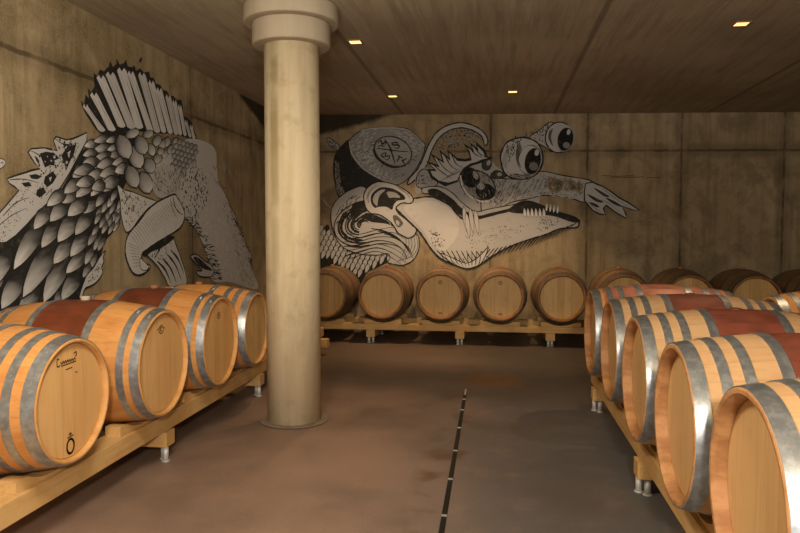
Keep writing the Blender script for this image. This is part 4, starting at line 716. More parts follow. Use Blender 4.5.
  ('S',.02,.0131,.0087,[(-.632,1.032),(-.588,.96),(-.522,.909)]),
  ('S',.02,.0131,.0087,[(-.571,1.025),(-.536,.96),(-.483,.903)]),
  ('S',.02,.0131,.0087,[(-.51,1.019),(-.483,.96),(-.444,.896)]),
  ('S',.02,.0131,.0087,[(-.449,1.012),(-.431,.96),(-.405,.89)]),
  ('S',.02,.0131,.0087,[(-.388,1.082),(-.379,.96),(-.365,.897)]),
  ('S',.02,.0131,.0087,[(-.327,1.091),(-.327,.96),(-.326,.903)]),
  ('S',.02,.0131,.0087,[(-.267,1.1),(-.274,.96),(-.287,.91)]),
  ('S',.02,.0131,.0087,[(-.206,1.109),(-.222,.96),(-.248,.917)]),
  ('F',.48,1,.013,[(-1.0,1.965),(-.783,1.986),(-.609,1.908),(-.457,1.76),(-.283,1.647),(-.088,1.682),(.257,1.742),(.257,1.707),(-.066,1.621),(-.282,1.587),(-.478,1.691),(-.63,1.834),(-.791,1.917),(-.978,1.891)]),
  ('G',0,.6,.56,[(-.434,1.639),(-.398,1.378),(-.444,1.505),(-.388,1.512)]),
  ('G',0,.6,.56,[(-.347,1.617),(-.311,1.357),(-.357,1.483),(-.302,1.491)]),
  ('G',0,.6,.56,[(-.278,1.595),(-.242,1.335),(-.288,1.461),(-.232,1.469)]),
  ('G',0,.6,.56,[(-.399,1.552),(-.363,1.291),(-.409,1.418),(-.353,1.426)]),
  ('F',.02,1,0,[(-.935,1.934),(-.804,1.951),(-.565,1.791),(-.478,1.639),(-.521,1.617),(-.695,1.791),(-.869,1.874)]),
  ('F',.02,1,0,[(.164,1.669),(.305,1.775),(.447,1.793),(.625,1.732),(.838,1.633),(1.051,1.561),(1.094,1.497),(.981,1.512),(.768,1.583),(.449,1.612),(.236,1.626)]),
  ('G',0,.75,.56,[(.385,1.597),(.377,1.69),(.401,1.645),(.362,1.642)]),
  ('G',0,.75,.56,[(.431,1.597),(.423,1.69),(.447,1.645),(.408,1.642)]),
  ('G',0,.75,.56,[(.484,1.597),(.476,1.69),(.5,1.645),(.461,1.642)]),
  ('G',0,.75,.56,[(.538,1.597),(.53,1.69),(.553,1.645),(.514,1.642)]),
  ('G',0,.75,.56,[(.591,1.597),(.583,1.69),(.606,1.645),(.567,1.642)]),
  ('G',0,.75,.56,[(.644,1.597),(.636,1.69),(.659,1.645),(.62,1.642)]),
  ('G',0,.75,.56,[(.675,1.675),(.684,1.775),(.694,1.724),(.666,1.727)]),
  ('G',0,.75,.56,[(.725,1.665),(.734,1.761),(.743,1.711),(.715,1.714)]),
  ('G',0,.75,.56,[(.774,1.654),(.784,1.746),(.793,1.698),(.765,1.702)]),
  ('G',0,.75,.56,[(.824,1.643),(.833,1.732),(.843,1.686),(.814,1.689)]),
  ('S',.4,.0071,.0036,[(1.139,1.526),(1.165,1.455),(1.138,1.401)]),
  ('F',.02,0,0,[(-.887,2.094),(-.94,2.22),(-.853,2.22),(-.957,2.332),(-.801,2.28),(-.897,2.435),(-.74,2.34),(-.775,2.487),(-.645,2.374),(-.672,2.495),(-.541,2.374),(-.429,2.356),(-.36,2.373),(-.404,2.502),(-.456,2.571),(-.326,2.493),(-.37,2.579),(-.257,2.501),(-.292,2.596),(-.154,2.475),(-.119,2.389),(-.041,2.372),(-.2,2.304),(-.351,2.261),(-.428,2.201),(-.48,2.136),(-.523,2.046),(-.696,1.986)]),
  ('F',.528,0,.0173,[(-.87,2.125),(-.905,2.203),(-.818,2.194),(-.914,2.298),(-.775,2.245),(-.853,2.392),(-.714,2.305),(-.749,2.443),(-.628,2.34),(-.646,2.452),(-.524,2.339),(-.429,2.33),(-.343,2.338),(-.373,2.459),(-.43,2.537),(-.309,2.459),(-.344,2.545),(-.248,2.467),(-.275,2.553),(-.171,2.45),(-.153,2.381),(-.084,2.372),(-.2,2.338),(-.273,2.308),(-.351,2.287),(-.437,2.235),(-.489,2.158),(-.523,2.063),(-.653,2.029),(-.783,2.055)]),
  ('S',.02,.0173,.0086,[(-.862,2.289),(-.74,2.18),(-.61,2.094)]),
  ('S',.02,.0172,.0086,[(-.81,2.375),(-.697,2.223),(-.545,2.137)]),
  ('S',.02,.0172,.0086,[(-.706,2.417),(-.619,2.266),(-.515,2.201)]),
  ('S',.02,.0172,.0086,[(-.611,2.417),(-.545,2.288),(-.459,2.244)]),
  ('S',.02,.0172,.0086,[(-.352,2.493),(-.287,2.416),(-.179,2.372)]),
  ('S',.02,.0172,.0086,[(-.309,2.527),(-.24,2.433),(-.153,2.381)]),
  ('S',.15,.0086,.0043,[(-.761,2.064),(-.696,2.098),(-.619,2.158)]),
  ('S',.15,.0086,.0043,[(-.731,2.077),(-.67,2.111),(-.601,2.171)]),
  ('S',.15,.0086,.0043,[(-.701,2.09),(-.644,2.124),(-.584,2.184)]),
  ('S',.15,.0086,.0043,[(-.67,2.102),(-.618,2.137),(-.567,2.197)]),
  ('S',.15,.0086,.0043,[(-.64,2.115),(-.593,2.15),(-.549,2.21)]),
  ('S',.15,.0086,.0043,[(-.61,2.128),(-.567,2.163),(-.532,2.223)]),
  ('S',.15,.0086,.0043,[(-.579,2.141),(-.541,2.175),(-.515,2.236)]),
  ('S',.15,.0086,.0043,[(-.549,2.154),(-.515,2.188),(-.498,2.249)]),
  ('S',.15,.0086,.0043,[(-.519,2.167),(-.489,2.201),(-.48,2.261)]),
  ('S',.15,.0086,.0043,[(-.489,2.18),(-.463,2.214),(-.463,2.274)]),
  ('F',.3,1,.0173,[(-.032,1.888),(-.104,1.824),(-.216,1.809),(-.339,1.846),(-.439,1.927),(-.489,2.029),(-.476,2.124),(-.404,2.188),(-.292,2.204),(-.17,2.166),(-.071,2.086),(-.02,1.984)]),
  ('F',.01,1,.0129,[(-.253,2.162),(-.231,2.094),(-.241,2.03),(-.28,1.986),(-.338,1.974),(-.399,1.998),(-.447,2.05),(-.469,2.117),(-.459,2.182),(-.42,2.226),(-.362,2.237),(-.301,2.214)]),
  ('F',.01,1,.013,[(-.025,1.882),(-.055,1.836),(-.11,1.812),(-.176,1.815),(-.236,1.846),(-.272,1.895),(-.276,1.949),(-.246,1.995),(-.19,2.019),(-.124,2.015),(-.065,1.985),(-.029,1.936)]),
  ('F',.4,1,0,[(-.254,2.15),(-.245,2.121),(-.247,2.096),(-.26,2.081),(-.279,2.081),(-.3,2.096),(-.317,2.121),(-.325,2.151),(-.323,2.176),(-.311,2.191),(-.292,2.191),(-.271,2.176)]),
  ('F',.44,1,0,[(-.16,1.976),(-.17,1.956),(-.192,1.943),(-.218,1.942),(-.243,1.952),(-.259,1.971),(-.262,1.994),(-.252,2.014),(-.23,2.026),(-.204,2.027),(-.179,2.017),(-.163,1.998)]),
  ('H',.36,14,.0088,(.028,-.063),[(-.35,2.007),(-.199,2.049),(-.038,1.889),(-.197,1.833)]),
  ('S',.72,.0302,.0173,[(-.489,2.136),(-.458,1.985),(-.349,1.847),(-.154,1.777),(-.003,1.855)]),
  ('F',.05,1,.0086,[(-.074,2.255),(-.095,2.222),(-.127,2.203),(-.161,2.205),(-.188,2.226),(-.201,2.26),(-.196,2.3),(-.175,2.333),(-.143,2.352),(-.109,2.35),(-.082,2.329),(-.069,2.294)]),
  ('F',.4,1,0,[(-.085,2.294),(-.095,2.277),(-.109,2.267),(-.123,2.267),(-.133,2.276),(-.137,2.293),(-.134,2.312),(-.124,2.329),(-.11,2.339),(-.096,2.339),(-.086,2.33),(-.082,2.314)]),
  ('F',.05,1,.0086,[(-.083,2.135),(-.014,2.2),(.107,2.165),(.124,2.113),(-.039,2.088)]),
  ('F',.4,1,0,[(.073,2.148),(.068,2.135),(.055,2.125),(.038,2.122),(.021,2.125),(.008,2.135),(.004,2.148),(.008,2.161),(.021,2.17),(.038,2.174),(.055,2.17),(.068,2.161)]),
  ('H',.05,150,.0081,(.04,-.067),[(-.48,2.136),(-.308,2.244),(-.091,2.157),(.125,2.07),(.084,1.768),(-.175,1.725),(-.435,1.856)]),
 ],
 'ear': [
  ('F',.528,1,.0154,[(-1.794,1.762),(-1.807,1.864),(-1.768,1.954),(-1.678,2.028),(-1.575,2.053),(-1.395,2.017),(-1.241,1.94),(-1.152,1.863),(-1.129,1.799),(-1.177,1.756),(-1.267,1.766),(-1.331,1.736),(-1.365,1.684),(-1.318,1.608),(-1.216,1.531),(-1.139,1.454),(-1.087,1.402),(-1.113,1.325),(-1.19,1.287),(-1.267,1.313),(-1.344,1.364),(-1.396,1.454),(-1.473,1.531),(-1.601,1.608),(-1.704,1.621),(-1.769,1.685)]),
  ('F',.02,1,0,[(-1.704,1.762),(-1.704,1.864),(-1.639,1.941),(-1.549,1.979),(-1.395,1.953),(-1.267,1.876),(-1.241,1.812),(-1.344,1.792),(-1.395,1.736),(-1.421,1.672),(-1.498,1.71),(-1.601,1.71),(-1.653,1.698)]),
  ('F',.36,1,0,[(-1.678,1.787),(-1.658,1.877),(-1.575,1.94),(-1.511,1.94),(-1.588,1.864),(-1.614,1.774),(-1.627,1.723)]),
  ('F',.35,1,0,[(-1.485,1.915),(-1.37,1.902),(-1.306,1.838),(-1.395,1.838),(-1.46,1.838)]),
  ('S',.02,.0102,.0051,[(-1.743,1.762),(-1.742,1.864),(-1.678,1.953),(-1.575,2.004)]),
  ('S',.02,.0102,.0051,[(-1.768,1.813),(-1.729,1.928),(-1.626,2.012)]),
  ('S',.02,.0102,.0051,[(-1.344,1.978),(-1.216,1.889),(-1.177,1.812)]),
  ('F',.12,1,0,[(-1.408,1.582),(-1.357,1.595),(-1.293,1.531),(-1.267,1.479),(-1.331,1.428),(-1.383,1.492)]),
  ('F',.48,1,0,[(-1.357,1.531),(-1.318,1.5),(-1.331,1.454),(-1.365,1.492)]),
 ],
 'eyeball': [
  ('F',.48,1,.0141,[(.439,2.631),(.579,2.746),(.701,2.841),(.789,2.798),(.739,2.623),(.758,2.447),(.634,2.518)]),
  ('D',.1,60,.0201,[(.474,2.642),(.701,2.798),(.722,2.517)]),
  ('H',.03,24,.0179,(.009,.048),[(.121,2.626),(.368,2.677),(.579,2.746),(.718,2.851),(.667,2.746),(.263,2.59)]),
  ('F',.56,1,.0176,[(1.012,2.601),(.969,2.506),(.888,2.448),(.793,2.44),(.709,2.486),(.658,2.574),(.654,2.679),(.698,2.773),(.778,2.831),(.873,2.839),(.957,2.792),(1.008,2.705)]),
  ('F',.336,1,0,[(1.041,2.599),(1.005,2.514),(.942,2.459),(.868,2.45),(.804,2.489),(.766,2.565),(.766,2.659),(.802,2.744),(.866,2.798),(.94,2.807),(1.004,2.768),(1.041,2.692)]),
  ('F',.496,1,0,[(.999,2.62),(.963,2.538),(.9,2.486),(.827,2.478),(.762,2.516),(.725,2.59),(.723,2.68),(.759,2.762),(.822,2.814),(.896,2.822),(.96,2.784),(.998,2.71)]),
  ('F',.01,1,.0105,[(1.014,2.594),(.987,2.523),(.941,2.476),(.888,2.467),(.844,2.497),(.82,2.559),(.821,2.636),(.849,2.707),(.895,2.753),(.948,2.762),(.992,2.732),(1.016,2.67)]),
  ('F',.6,1,0,[(.983,2.704),(.976,2.686),(.964,2.674),(.951,2.672),(.94,2.679),(.934,2.695),(.935,2.714),(.942,2.733),(.953,2.745),(.966,2.747),(.978,2.739),(.984,2.724)]),
  ('F',.25,1,0,[(.981,2.523),(.971,2.504),(.95,2.493),(.925,2.492),(.902,2.503),(.887,2.522),(.885,2.544),(.895,2.563),(.916,2.575),(.941,2.575),(.964,2.564),(.979,2.545)]),
  ('S',.1,.0105,.007,[(.748,2.763),(.721,2.64),(.757,2.517)]),
  ('S',.1,.0105,.007,[(.737,2.756),(.714,2.64),(.75,2.524)]),
  ('S',.1,.0105,.007,[(.727,2.749),(.707,2.64),(.743,2.531)]),
  ('S',.1,.0105,.007,[(.716,2.742),(.7,2.64),(.736,2.538)]),
  ('S',.1,.0105,.007,[(.706,2.735),(.693,2.64),(.729,2.545)]),
  ('F',.56,1,.0212,[(.053,2.344),(.059,2.432),(.122,2.562),(.245,2.625),(.386,2.638),(.528,2.581),(.603,2.465),(.619,2.324),(.577,2.2),(.479,2.112),(.338,2.081),(.196,2.102),(.096,2.184)]),
  ('F',.35,1,0,[(.178,2.131),(.267,2.088),(.374,2.088),(.497,2.13),(.567,2.207),(.479,2.165),(.338,2.144),(.249,2.166)]),
  ('F',.4,1,0,[(.071,2.308),(.122,2.485),(.193,2.537),(.141,2.379),(.142,2.219)]),
  ('F',.4,1,.0071,[(.608,2.308),(.567,2.216),(.495,2.157),(.41,2.148),(.335,2.192),(.291,2.275),(.29,2.376),(.331,2.468),(.403,2.526),(.488,2.535),(.562,2.492),(.606,2.409)]),
  ('F',.576,1,0,[(.566,2.319),(.529,2.233),(.465,2.179),(.391,2.169),(.327,2.208),(.289,2.285),(.289,2.379),(.326,2.465),(.39,2.519),(.464,2.528),(.528,2.489),(.566,2.413)]),
  ('F',.01,1,.0141,[(.581,2.303),(.552,2.223),(.504,2.17),(.451,2.158),(.407,2.191),(.384,2.259),(.387,2.345),(.417,2.425),(.465,2.478),(.518,2.49),(.562,2.457),(.585,2.389)]),
  ('F',.624,1,0,[(.564,2.431),(.556,2.411),(.543,2.398),(.528,2.396),(.515,2.404),(.508,2.421),(.509,2.443),(.516,2.463),(.53,2.476),(.545,2.478),(.557,2.47),(.564,2.452)]),
  ('F',.2,1,0,[(.555,2.241),(.541,2.215),(.515,2.199),(.484,2.198),(.457,2.212),(.439,2.237),(.437,2.266),(.45,2.292),(.476,2.308),(.507,2.309),(.535,2.295),(.552,2.27)]),
  ('S',.1,.0106,.0035,[(.305,2.597),(.257,2.431),(.28,2.254)]),
  ('S',.1,.0106,.0035,[(.31,2.582),(.262,2.42),(.287,2.251)]),
  ('S',.1,.0106,.0035,[(.314,2.568),(.266,2.41),(.294,2.247)]),
  ('S',.1,.0106,.0035,[(.318,2.554),(.27,2.399),(.301,2.244)]),
  ('S',.1,.0106,.0035,[(.323,2.54),(.275,2.389),(.308,2.24)]),
  ('S',.1,.0106,.0035,[(.327,2.526),(.279,2.378),(.316,2.236)]),
  ('S',.1,.0106,.0035,[(.332,2.512),(.283,2.367),(.323,2.233)]),
  ('S',.1,.0106,.0035,[(.336,2.498),(.288,2.357),(.33,2.229)]),
  ('S',.1,.0106,.0035,[(.34,2.484),(.292,2.346),(.337,2.226)]),
  ('H',.05,60,.0108,(.015,-.047),[(.104,2.52),(.228,2.608),(.333,2.618),(.264,2.484),(.159,2.308)]),
  ('H',.05,40,.0108,(.047,-.018),[(.125,2.184),(.267,2.148),(.514,2.165),(.409,2.087),(.232,2.088)]),
 ],
 'feathered_beak_tip': [
  ('F',.496,0,.0177,[(1.193,2.022),(1.291,2.039),(1.362,2.004),(1.432,1.979),(1.539,1.908),(1.645,1.826),(1.751,1.773),(1.921,1.66),(1.823,1.667),(1.682,1.717),(1.74,1.603),(1.741,1.554),(1.649,1.603),(1.578,1.65),(1.471,1.731),(1.437,1.685),(1.466,1.604),(1.385,1.611),(1.296,1.66),(1.232,1.731),(1.182,1.792),(1.18,1.916)]),
  ('F',.04,1,.0071,[(1.31,1.958),(1.433,1.894),(1.511,1.844),(1.434,1.859)]),
  ('F',.04,1,.0071,[(1.223,1.873),(1.336,1.823),(1.428,1.767),(1.33,1.788)]),
  ('F',.04,1,.0071,[(1.252,1.767),(1.33,1.745),(1.38,1.703),(1.317,1.717)]),
  ('F',.04,1,.0071,[(1.47,1.827),(1.593,1.773),(1.682,1.71),(1.576,1.745)]),
  ('S',.1,.0106,.0035,[(1.397,1.979),(1.61,1.809),(1.823,1.681)]),
  ('S',.1,.0106,.0035,[(1.329,1.809),(1.506,1.756),(1.712,1.582)]),
  ('S',.1,.0106,.0035,[(1.224,1.774),(1.331,1.685),(1.438,1.618)]),
 ],
}
# ---------------------------------------------------------------- painted murals (flat wall paint)
def spline(P, closed, n=5):
    out = []; k = len(P)
    rng = range(k) if closed else range(k-1)
    for i in rng:
        g = (lambda j: P[j % k]) if closed else (lambda j: P[max(0, min(k-1, j))])
        p0, p1, p2, p3 = g(i-1), g(i), g(i+1), g(i+2)
        for q in range(n):
            t = q/n; t2 = t*t; t3 = t2*t
            out.append(tuple(.5*(2*p1[d]+(p2[d]-p0[d])*t+(2*p0[d]-5*p1[d]+4*p2[d]-p3[d])*t2+(3*p1[d]-p0[d]-3*p2[d]+p3[d])*t3) for d in (0, 1)))
    if not closed: out.append(tuple(P[-1]))
    return out
def inside(p, L):
    x, y = p; c = False; j = len(L)-1
    for i in range(len(L)):
        if (L[i][1] > y) != (L[j][1] > y) and x < (L[j][0]-L[i][0])*(y-L[i][1])/(L[j][1]-L[i][1])+L[i][0]: c = not c
        j = i
    return c
from mathutils.geometry import tessellate_polygon
class Paint:
    """one painted region of a mural: flat coats of paint, each a hair above the last"""
    def __init__(s, layer, seed): s.v = []; s.f = []; s.c = []; s.k = layer; s.r = random.Random(seed)
    def put(s, pts, faces, tones):
        b = len(s.v); s.v += [(x, s.k, z) for x, z in pts]; s.f += [tuple(b+i for i in f) for f in faces]; s.c += tones
    def poly(s, pts, tone):
        tri = tessellate_polygon([[Vector((x, z, 0)) for x, z in pts]]); s.put(pts, tri, [tone]*len(pts))
    def ribbon(s, pts, w0, w1, tone, closed=False, belly=False):
        n = len(pts); L = []; 
        for i, (x, z) in enumerate(pts):
            a = pts[i-1] if (i or closed) else pts[0]; b = pts[(i+1) % n] if (i < n-1 or closed) else pts[-1]
            dx, dz = b[0]-a[0], b[1]-a[1]; l = hypot(dx, dz) or 1; t = i/max(1, n-1)
            w = (w0+(w1-w0)*t)/2*(1+.25*s.r.uniform(-1, 1))
            if belly: w *= .35+.65*sin(pi*min(1, t*.9+.1))
            L += [(x-dz/l*w, z+dx/l*w), (x+dz/l*w, z-dx/l*w)]
        fs = [(2*i, 2*i+1, 2*i+3, 2*i+2) for i in range(n-1)]
        if closed: fs.append((2*n-2, 2*n-1, 1, 0))
        s.put(L, fs, [tone]*len(L))
    def draw(s, prims):
        for q in prims:
            s.k -= .00006; ty = q[0]
            if ty == 'F':
                P = spline(q[4], True) if q[2] else list(q[4])
                s.poly(P, q[1])
                if q[3]: s.k -= .00004; s.ribbon(P, q[3], q[3], .02, True)
            elif ty == 'S': s.ribbon(spline(q[4], False), q[2], q[3], q[1], False, True)
            elif ty == 'G':
                kind, s0, s1, (b, t, m1, m2) = q[1:]
                b = (b[0]-(t[0]-b[0])*(.28 if kind == 0 else 0), b[1]-(t[1]-b[1])*(.28 if kind == 0 else 0)); c0 = ((m1[0]+m2[0])/2, (m1[1]+m2[1])/2); c = ((b[0]+t[0])/2, (b[1]+t[1])/2); hv = ((m1[0]-c0[0]), (m1[1]-c0[1])); ax = (t[0]-b[0], t[1]-b[1])
                def grid(kw, kl, tone):
                    pts, tn, fs = [], [], []; NR, NC = 9, 5
                    for i in range(NR):
                        u = i/(NR-1)
                        wd = (min(1, (u/.4)**.5)*(1-u**2.4)**.75 if kind == 0 else sin(pi*u)**.5) if 0 < u < 1 else 0
                        if kind == 0 and u == 1: wd = .02
                        for j in range(NC):
                            a = (j/(NC-1)*2-1)
                            pts.append((c[0]+ax[0]*(u-.5)*kl+hv[0]*a*wd*kw, c[1]+ax[1]*(u-.5)*kl+hv[1]*a*wd*kw))
                            tn.append(tone(u, a))
                    for i in range(NR-1):
                        for j in range(NC-1): fs.append((i*NC+j, i*NC+j+1, (i+1)*NC+j+1, (i+1)*NC+j))
                    s.put(pts, fs, tn)
                jit = s.r.uniform(-.08, .08)
                grid(1.30 if kind == 0 else 1.12, 1.09 if kind == 0 else 1.08, lambda u, a: .015); s.k -= .00004
                if kind == 0: grid(1.08, 1.0, lambda u, a: max(.015, s0+(s1+jit-s0)*min(1, max(0, (u-.20-.14*abs(a)+s.r.uniform(-.07, .07))*1.55))))
                else: grid(1.0, .99, lambda u, a: max(.02, s0+(s1+jit-s0)*min(1, max(0, .95-.75*(1-u)**1.3-.55*max(0, a)**2+s.r.uniform(-.05, .05)))))
            elif ty in 'DH':
                L = q[-1]; xs = [p[0] for p in L]; zs = [p[1] for p in L]; n = 0; g = 0
                while n < q[2] and g < q[2]*12:
                    g += 1; p = (s.r.uniform(min(xs), max(xs)), s.r.uniform(min(zs), max(zs)))
                    if not inside(p, L): continue
                    n += 1
                    if ty == 'D':
                        h = q[3]*s.r.uniform(.4, 1.0)/2; k = s.r.uniform(0, 1.5)
                        s.put([(p[0]+h*s.r.uniform(.5, 1.3)*cos(k+i*pi/3), p[1]+h*s.r.uniform(.5, 1.3)*sin(k+i*pi/3)) for i in range(6)], [tuple(range(6))], [q[1]]*6)
                    else:
                        dx, dz = q[4]; f = s.r.uniform(.5, 1.1); rr = s.r.uniform(-.18, .18); dx, dz = dx*f-dz*rr, dz*f+dx*rr; l = hypot(dx, dz) or 1; w = q[3]/2
                        s.put([(p[0]-dx/2, p[1]-dz/2), (p[0]-dz/l*w, p[1]+dx/l*w), (p[0]+dx/2, p[1]+dz/2), (p[0]+dz/l*w, p[1]-dx/l*w)], [(0, 1, 2, 3)], [q[1]]*4)
    def build(s, name, parent, mirror=False):
        m = bpy.data.meshes.new(name); m.from_pydata(s.v, [], s.f); m.materials.append(M['paint'])
        a = m.color_attributes.new('tone', 'FLOAT_COLOR', 'POINT')
        buf = []
        for t in s.c: buf += [t, t, t, 1.] if t >= 0 else [-t, -t*.78, -t*.5, 1.]      # tones below zero: bare wall showing through
        a.data.foreach_set('color', buf); m.update(); return link(name, m, parent)
def mural(data, name, label, loc, rz):
    root = thing(name, label, 'mural', loc, rz); k = -.0015
    for i, (part, prims) in enumerate(data.items()):
        pt = Paint(k, 11+i); pt.draw(prims); pt.build(part, root); k = pt.k-.0002
    return root
mural(BIRD, 'wall_mural', 'black and white painted bird head with a cap and bulging eyes, on the far wall', WB0, ANGB)
# wall_left runs along +Y: local x -> +Y, local -y -> +X
mural(FISH, 'wall_mural', 'black and white painted fish body with scales and spiny fin, on the side wall', (LEFTX, 0, 0), pi/2)

# ---------------------------------------------------------------- column
COLX, COLY = -1.452, 4.84
co = thing('concrete_column', 'pale round concrete column with a stepped round capital, standing in the aisle', 'column', (COLX, COLY, 0)); co['kind'] = 'thing'
MB().rev([(0.002, .01), (0.002, .195), (2.70, .195), (2.70, .01)], 64).build('shaft', M['column'], co)
for p in co.children: 
    for i, f in enumerate(p.data.polygons): f.use_smooth = abs(f.normal.z) < .5
def ring(name, r, z0, z1, mat, inner=.02, bev=.012):
    o = MB().rev([(z0, inner), (z0, r-bev), (z0+bev*.3, r-bev*.3), (z0+bev, r), (z1-bev, r), (z1-bev*.3, r-bev*.3), (z1, r-bev), (z1, inner)], 72).build(name, mat, co)
    for f in o.data.polygons: f.use_smooth = abs(f.normal.z) < .9
    return o
ring('capital_step', .277, 2.685, 2.842, M['capital'])
ring('capital_drum', .336, 2.842, CEIL, M['capital'], bev=.01)
ring('floor_collar', .248, .001, .012, M['collar'], bev=.006)

# ---------------------------------------------------------------- barrels
def make_parts(rend, rmax, half, hoops, hw, rec=.045, lip=1.):
    def r(x): return rmax-(rmax-rend)*(abs(x)/half)**2
    P = {}
    b = MB(); b.rev([(-half+2*half*i/28, r(-half+2*half*i/28)) for i in range(29)], 78, 'x')
    P['body'] = b; P['chimes'] = []
    for s in (-1, 1):
        b = MB(); P['chimes'].append(b); b.rev([(s*half, rend), (s*(half+.003), rend-.006), (s*(half+.002), rend-.017*lip), (s*(half-.012), rend-.024*lip), (s*(half-rec-.03), rend-.026*lip)], 78, 'x', smooth=False)
    P['hoops'] = []
    for x, wd in hoops:
        h = MB(); a, c = x-wd/2, x+wd/2; e = .0035
        h.rev([(a, r(a)+e), (c, r(c)+e)], 78, 'x'); h.rev([(c, r(c)+e), (c, r(c)+.0005), (a, r(a)+.0005), (a, r(a)+e)], 78, 'x', smooth=False)
        sd = random.Random(int(x*1000)).uniform(0.3, 1.2)
        for k in (0, 1):                    # rivets on the lap of the hoop
            an = sd+k*.045; rr = r(x)+e; q = Vector((x, rr*sin(an), rr*cos(an)))
            n = Vector((0, sin(an), cos(an))); t1 = Vector((1, 0, 0)); t2 = n.cross(t1); vs = []
            for lv, (rad, hh) in enumerate(((.0075, 0), (.006, .0028), (.0025, .004))):
                vs += [q+t1*rad*cos(j*pi/4)+t2*rad*sin(j*pi/4)+n*hh for j in range(8)]
            fs = [(l*8+j, l*8+(j+1) % 8, (l+1)*8+(j+1) % 8, (l+1)*8+j) for l in range(2) for j in range(8)]+[tuple(range(16, 24))]
            h.add(vs, fs)
        P['hoops'].append(h)
    P['heads'] = []
    for s in (-1, 1):
        h = MB(); x1 = s*(half-rec); rd = rend-.0255*lip
        h.rev([(x1, .001), (x1, rd-.004), (x1-s*.004, rd), (x1-s*.02, rd), (x1-s*.02, .001)], 64, 'x', smooth=False); P['heads'].append(h)
    g = MB(); z = rmax-.004; g.rev([(z, .001), (z, .024), (z+.018, .027), (z+.024, .022), (z+.024, .001)], 20, 'z', smooth=False); P['bung'] = g
    g = MB(); g.rev([(z, .001), (z, .026), (z+.008, .026), (z+.010, .022), (z+.010, .001)], 20, 'z', smooth=False); P['bung_flat'] = g
    P['R'] = rmax; P['xh'] = -half+rec
    return P
H8 = [(-.448, .052), (-.362, .036), (-.285, .036), (-.165, .040), (.165, .040), (.285, .036), (.362, .036), (.448, .052)]
H6 = [(-.450, .046), (-.378, .036), (-.175, .042), (.175, .042), (.378, .036), (.450, .046)]
SHAPES = {'eight': make_parts(.2935, .35, .475, H8, 0), 'six': make_parts(.2935, .35, .475, H6, 0, .022, .75), 'small': make_parts(.2745, .337, .475, H8, 0, .022, .75), 'aisle': make_parts(.303, .353, .475, H8, 0), 'far': make_parts(.279, .337, .475, H6, 0)}
CACHE = {}
def part_meshes(shape, body, head, hoop, bung):
    k = (shape, body, head, hoop, bung)
    if k not in CACHE:
        P = SHAPES[shape]
        CACHE[k] = dict(body=P['body'].mesh('stave_body', M[body]), chimes=[q.mesh('chime', M[{'stave_old': 'chime_old', 'stave': 'chime_pale', 'stave_red': 'chime_pale'}.get(body, 'chime')]) for q in P['chimes']], heads=[h.mesh('barrel_head', M[head]) for h in P['heads']], hoops=[h.mesh('hoop', M[hoop]) for h in P['hoops']], bung=P['bung' if bung != 'bung_flat' else 'bung_flat'].mesh('bung', M[bung]))
    return CACHE[k]
def strokes_mesh(name, L, w):
    mb = MB()
    for P in L:
        S = spline([tuple(p) for p in P], False, 4) if len(P) > 2 else P
        for i in range(len(S)-1):
            a, b = Vector(S[i]), Vector(S[i+1]); d = (b-a).normalized()*w/2; n = Vector((-d.y, d.x)); a = a-d*.5; b = b+d*.5
            mb.add([(0, *(a+n)), (0, *(b+n)), (0, *(b-n)), (0, *(a-n))], [(0, 1, 2, 3)])
    return mb.mesh(name, M['ink'])
def arc(cx, cy, rx, ry, n=14): return [(cx+rx*cos(2*pi*i/n), cy+ry*sin(2*pi*i/n)) for i in range(n+1)]
# drawn for a viewer who looks along local +x (so the viewer's right is local -y)
def mir(L): return [[(-x, y) for x, y in P] for P in L]
SCRIPT = strokes_mesh('head_stamp', mir([[(-.075, .195), (-.088, .20), (-.09, .17), (-.078, .166), (-.07, .172)], [(-.066, .184), (-.056, .172), (-.048, .184), (-.04, .173), (-.032, .184), (-.024, .173), (-.016, .184), (-.008, .174), (0, .184), (.008, .174), (.016, .184), (.026, .174), (.034, .184), (.042, .176)], [(-.06, .164), (.045, .168)], [(.03, .205), (.048, .21), (.05, .196), (.04, .19)], [(-.03, .143), (.015, .145)], [(.04, .118), (.052, .118)]]), .0055)
RINGM = strokes_mesh('ring_stamp', mir([arc(-.01, -.205, .028, .034), arc(-.01, -.205, .024, .03), [(-.02, -.15), (.002, -.15)], [(-.012, -.142), (-.008, -.158)], [(-.03, -.163), (.012, -.161)]]), .006)
CREST = strokes_mesh('crest_stamp', mir([arc(0, .188, .026, .022), [(-.012, .175), (-.012, .2), (.008, .2), (-.008, .188), (.01, .176)], [(-.045, .19), (-.02, .2)], [(.02, .2), (.05, .188)]]), .0045)
SMALL = strokes_mesh('crest_stamp', mir([arc(0, .17, .022, .02), [(-.01, .165), (0, .178), (.01, .165)]]), .006)
MARK = strokes_mesh('ink_mark', mir([[(-.02, -.2), (.02, -.2), (.018, -.212), (-.016, -.212)]]), .006)

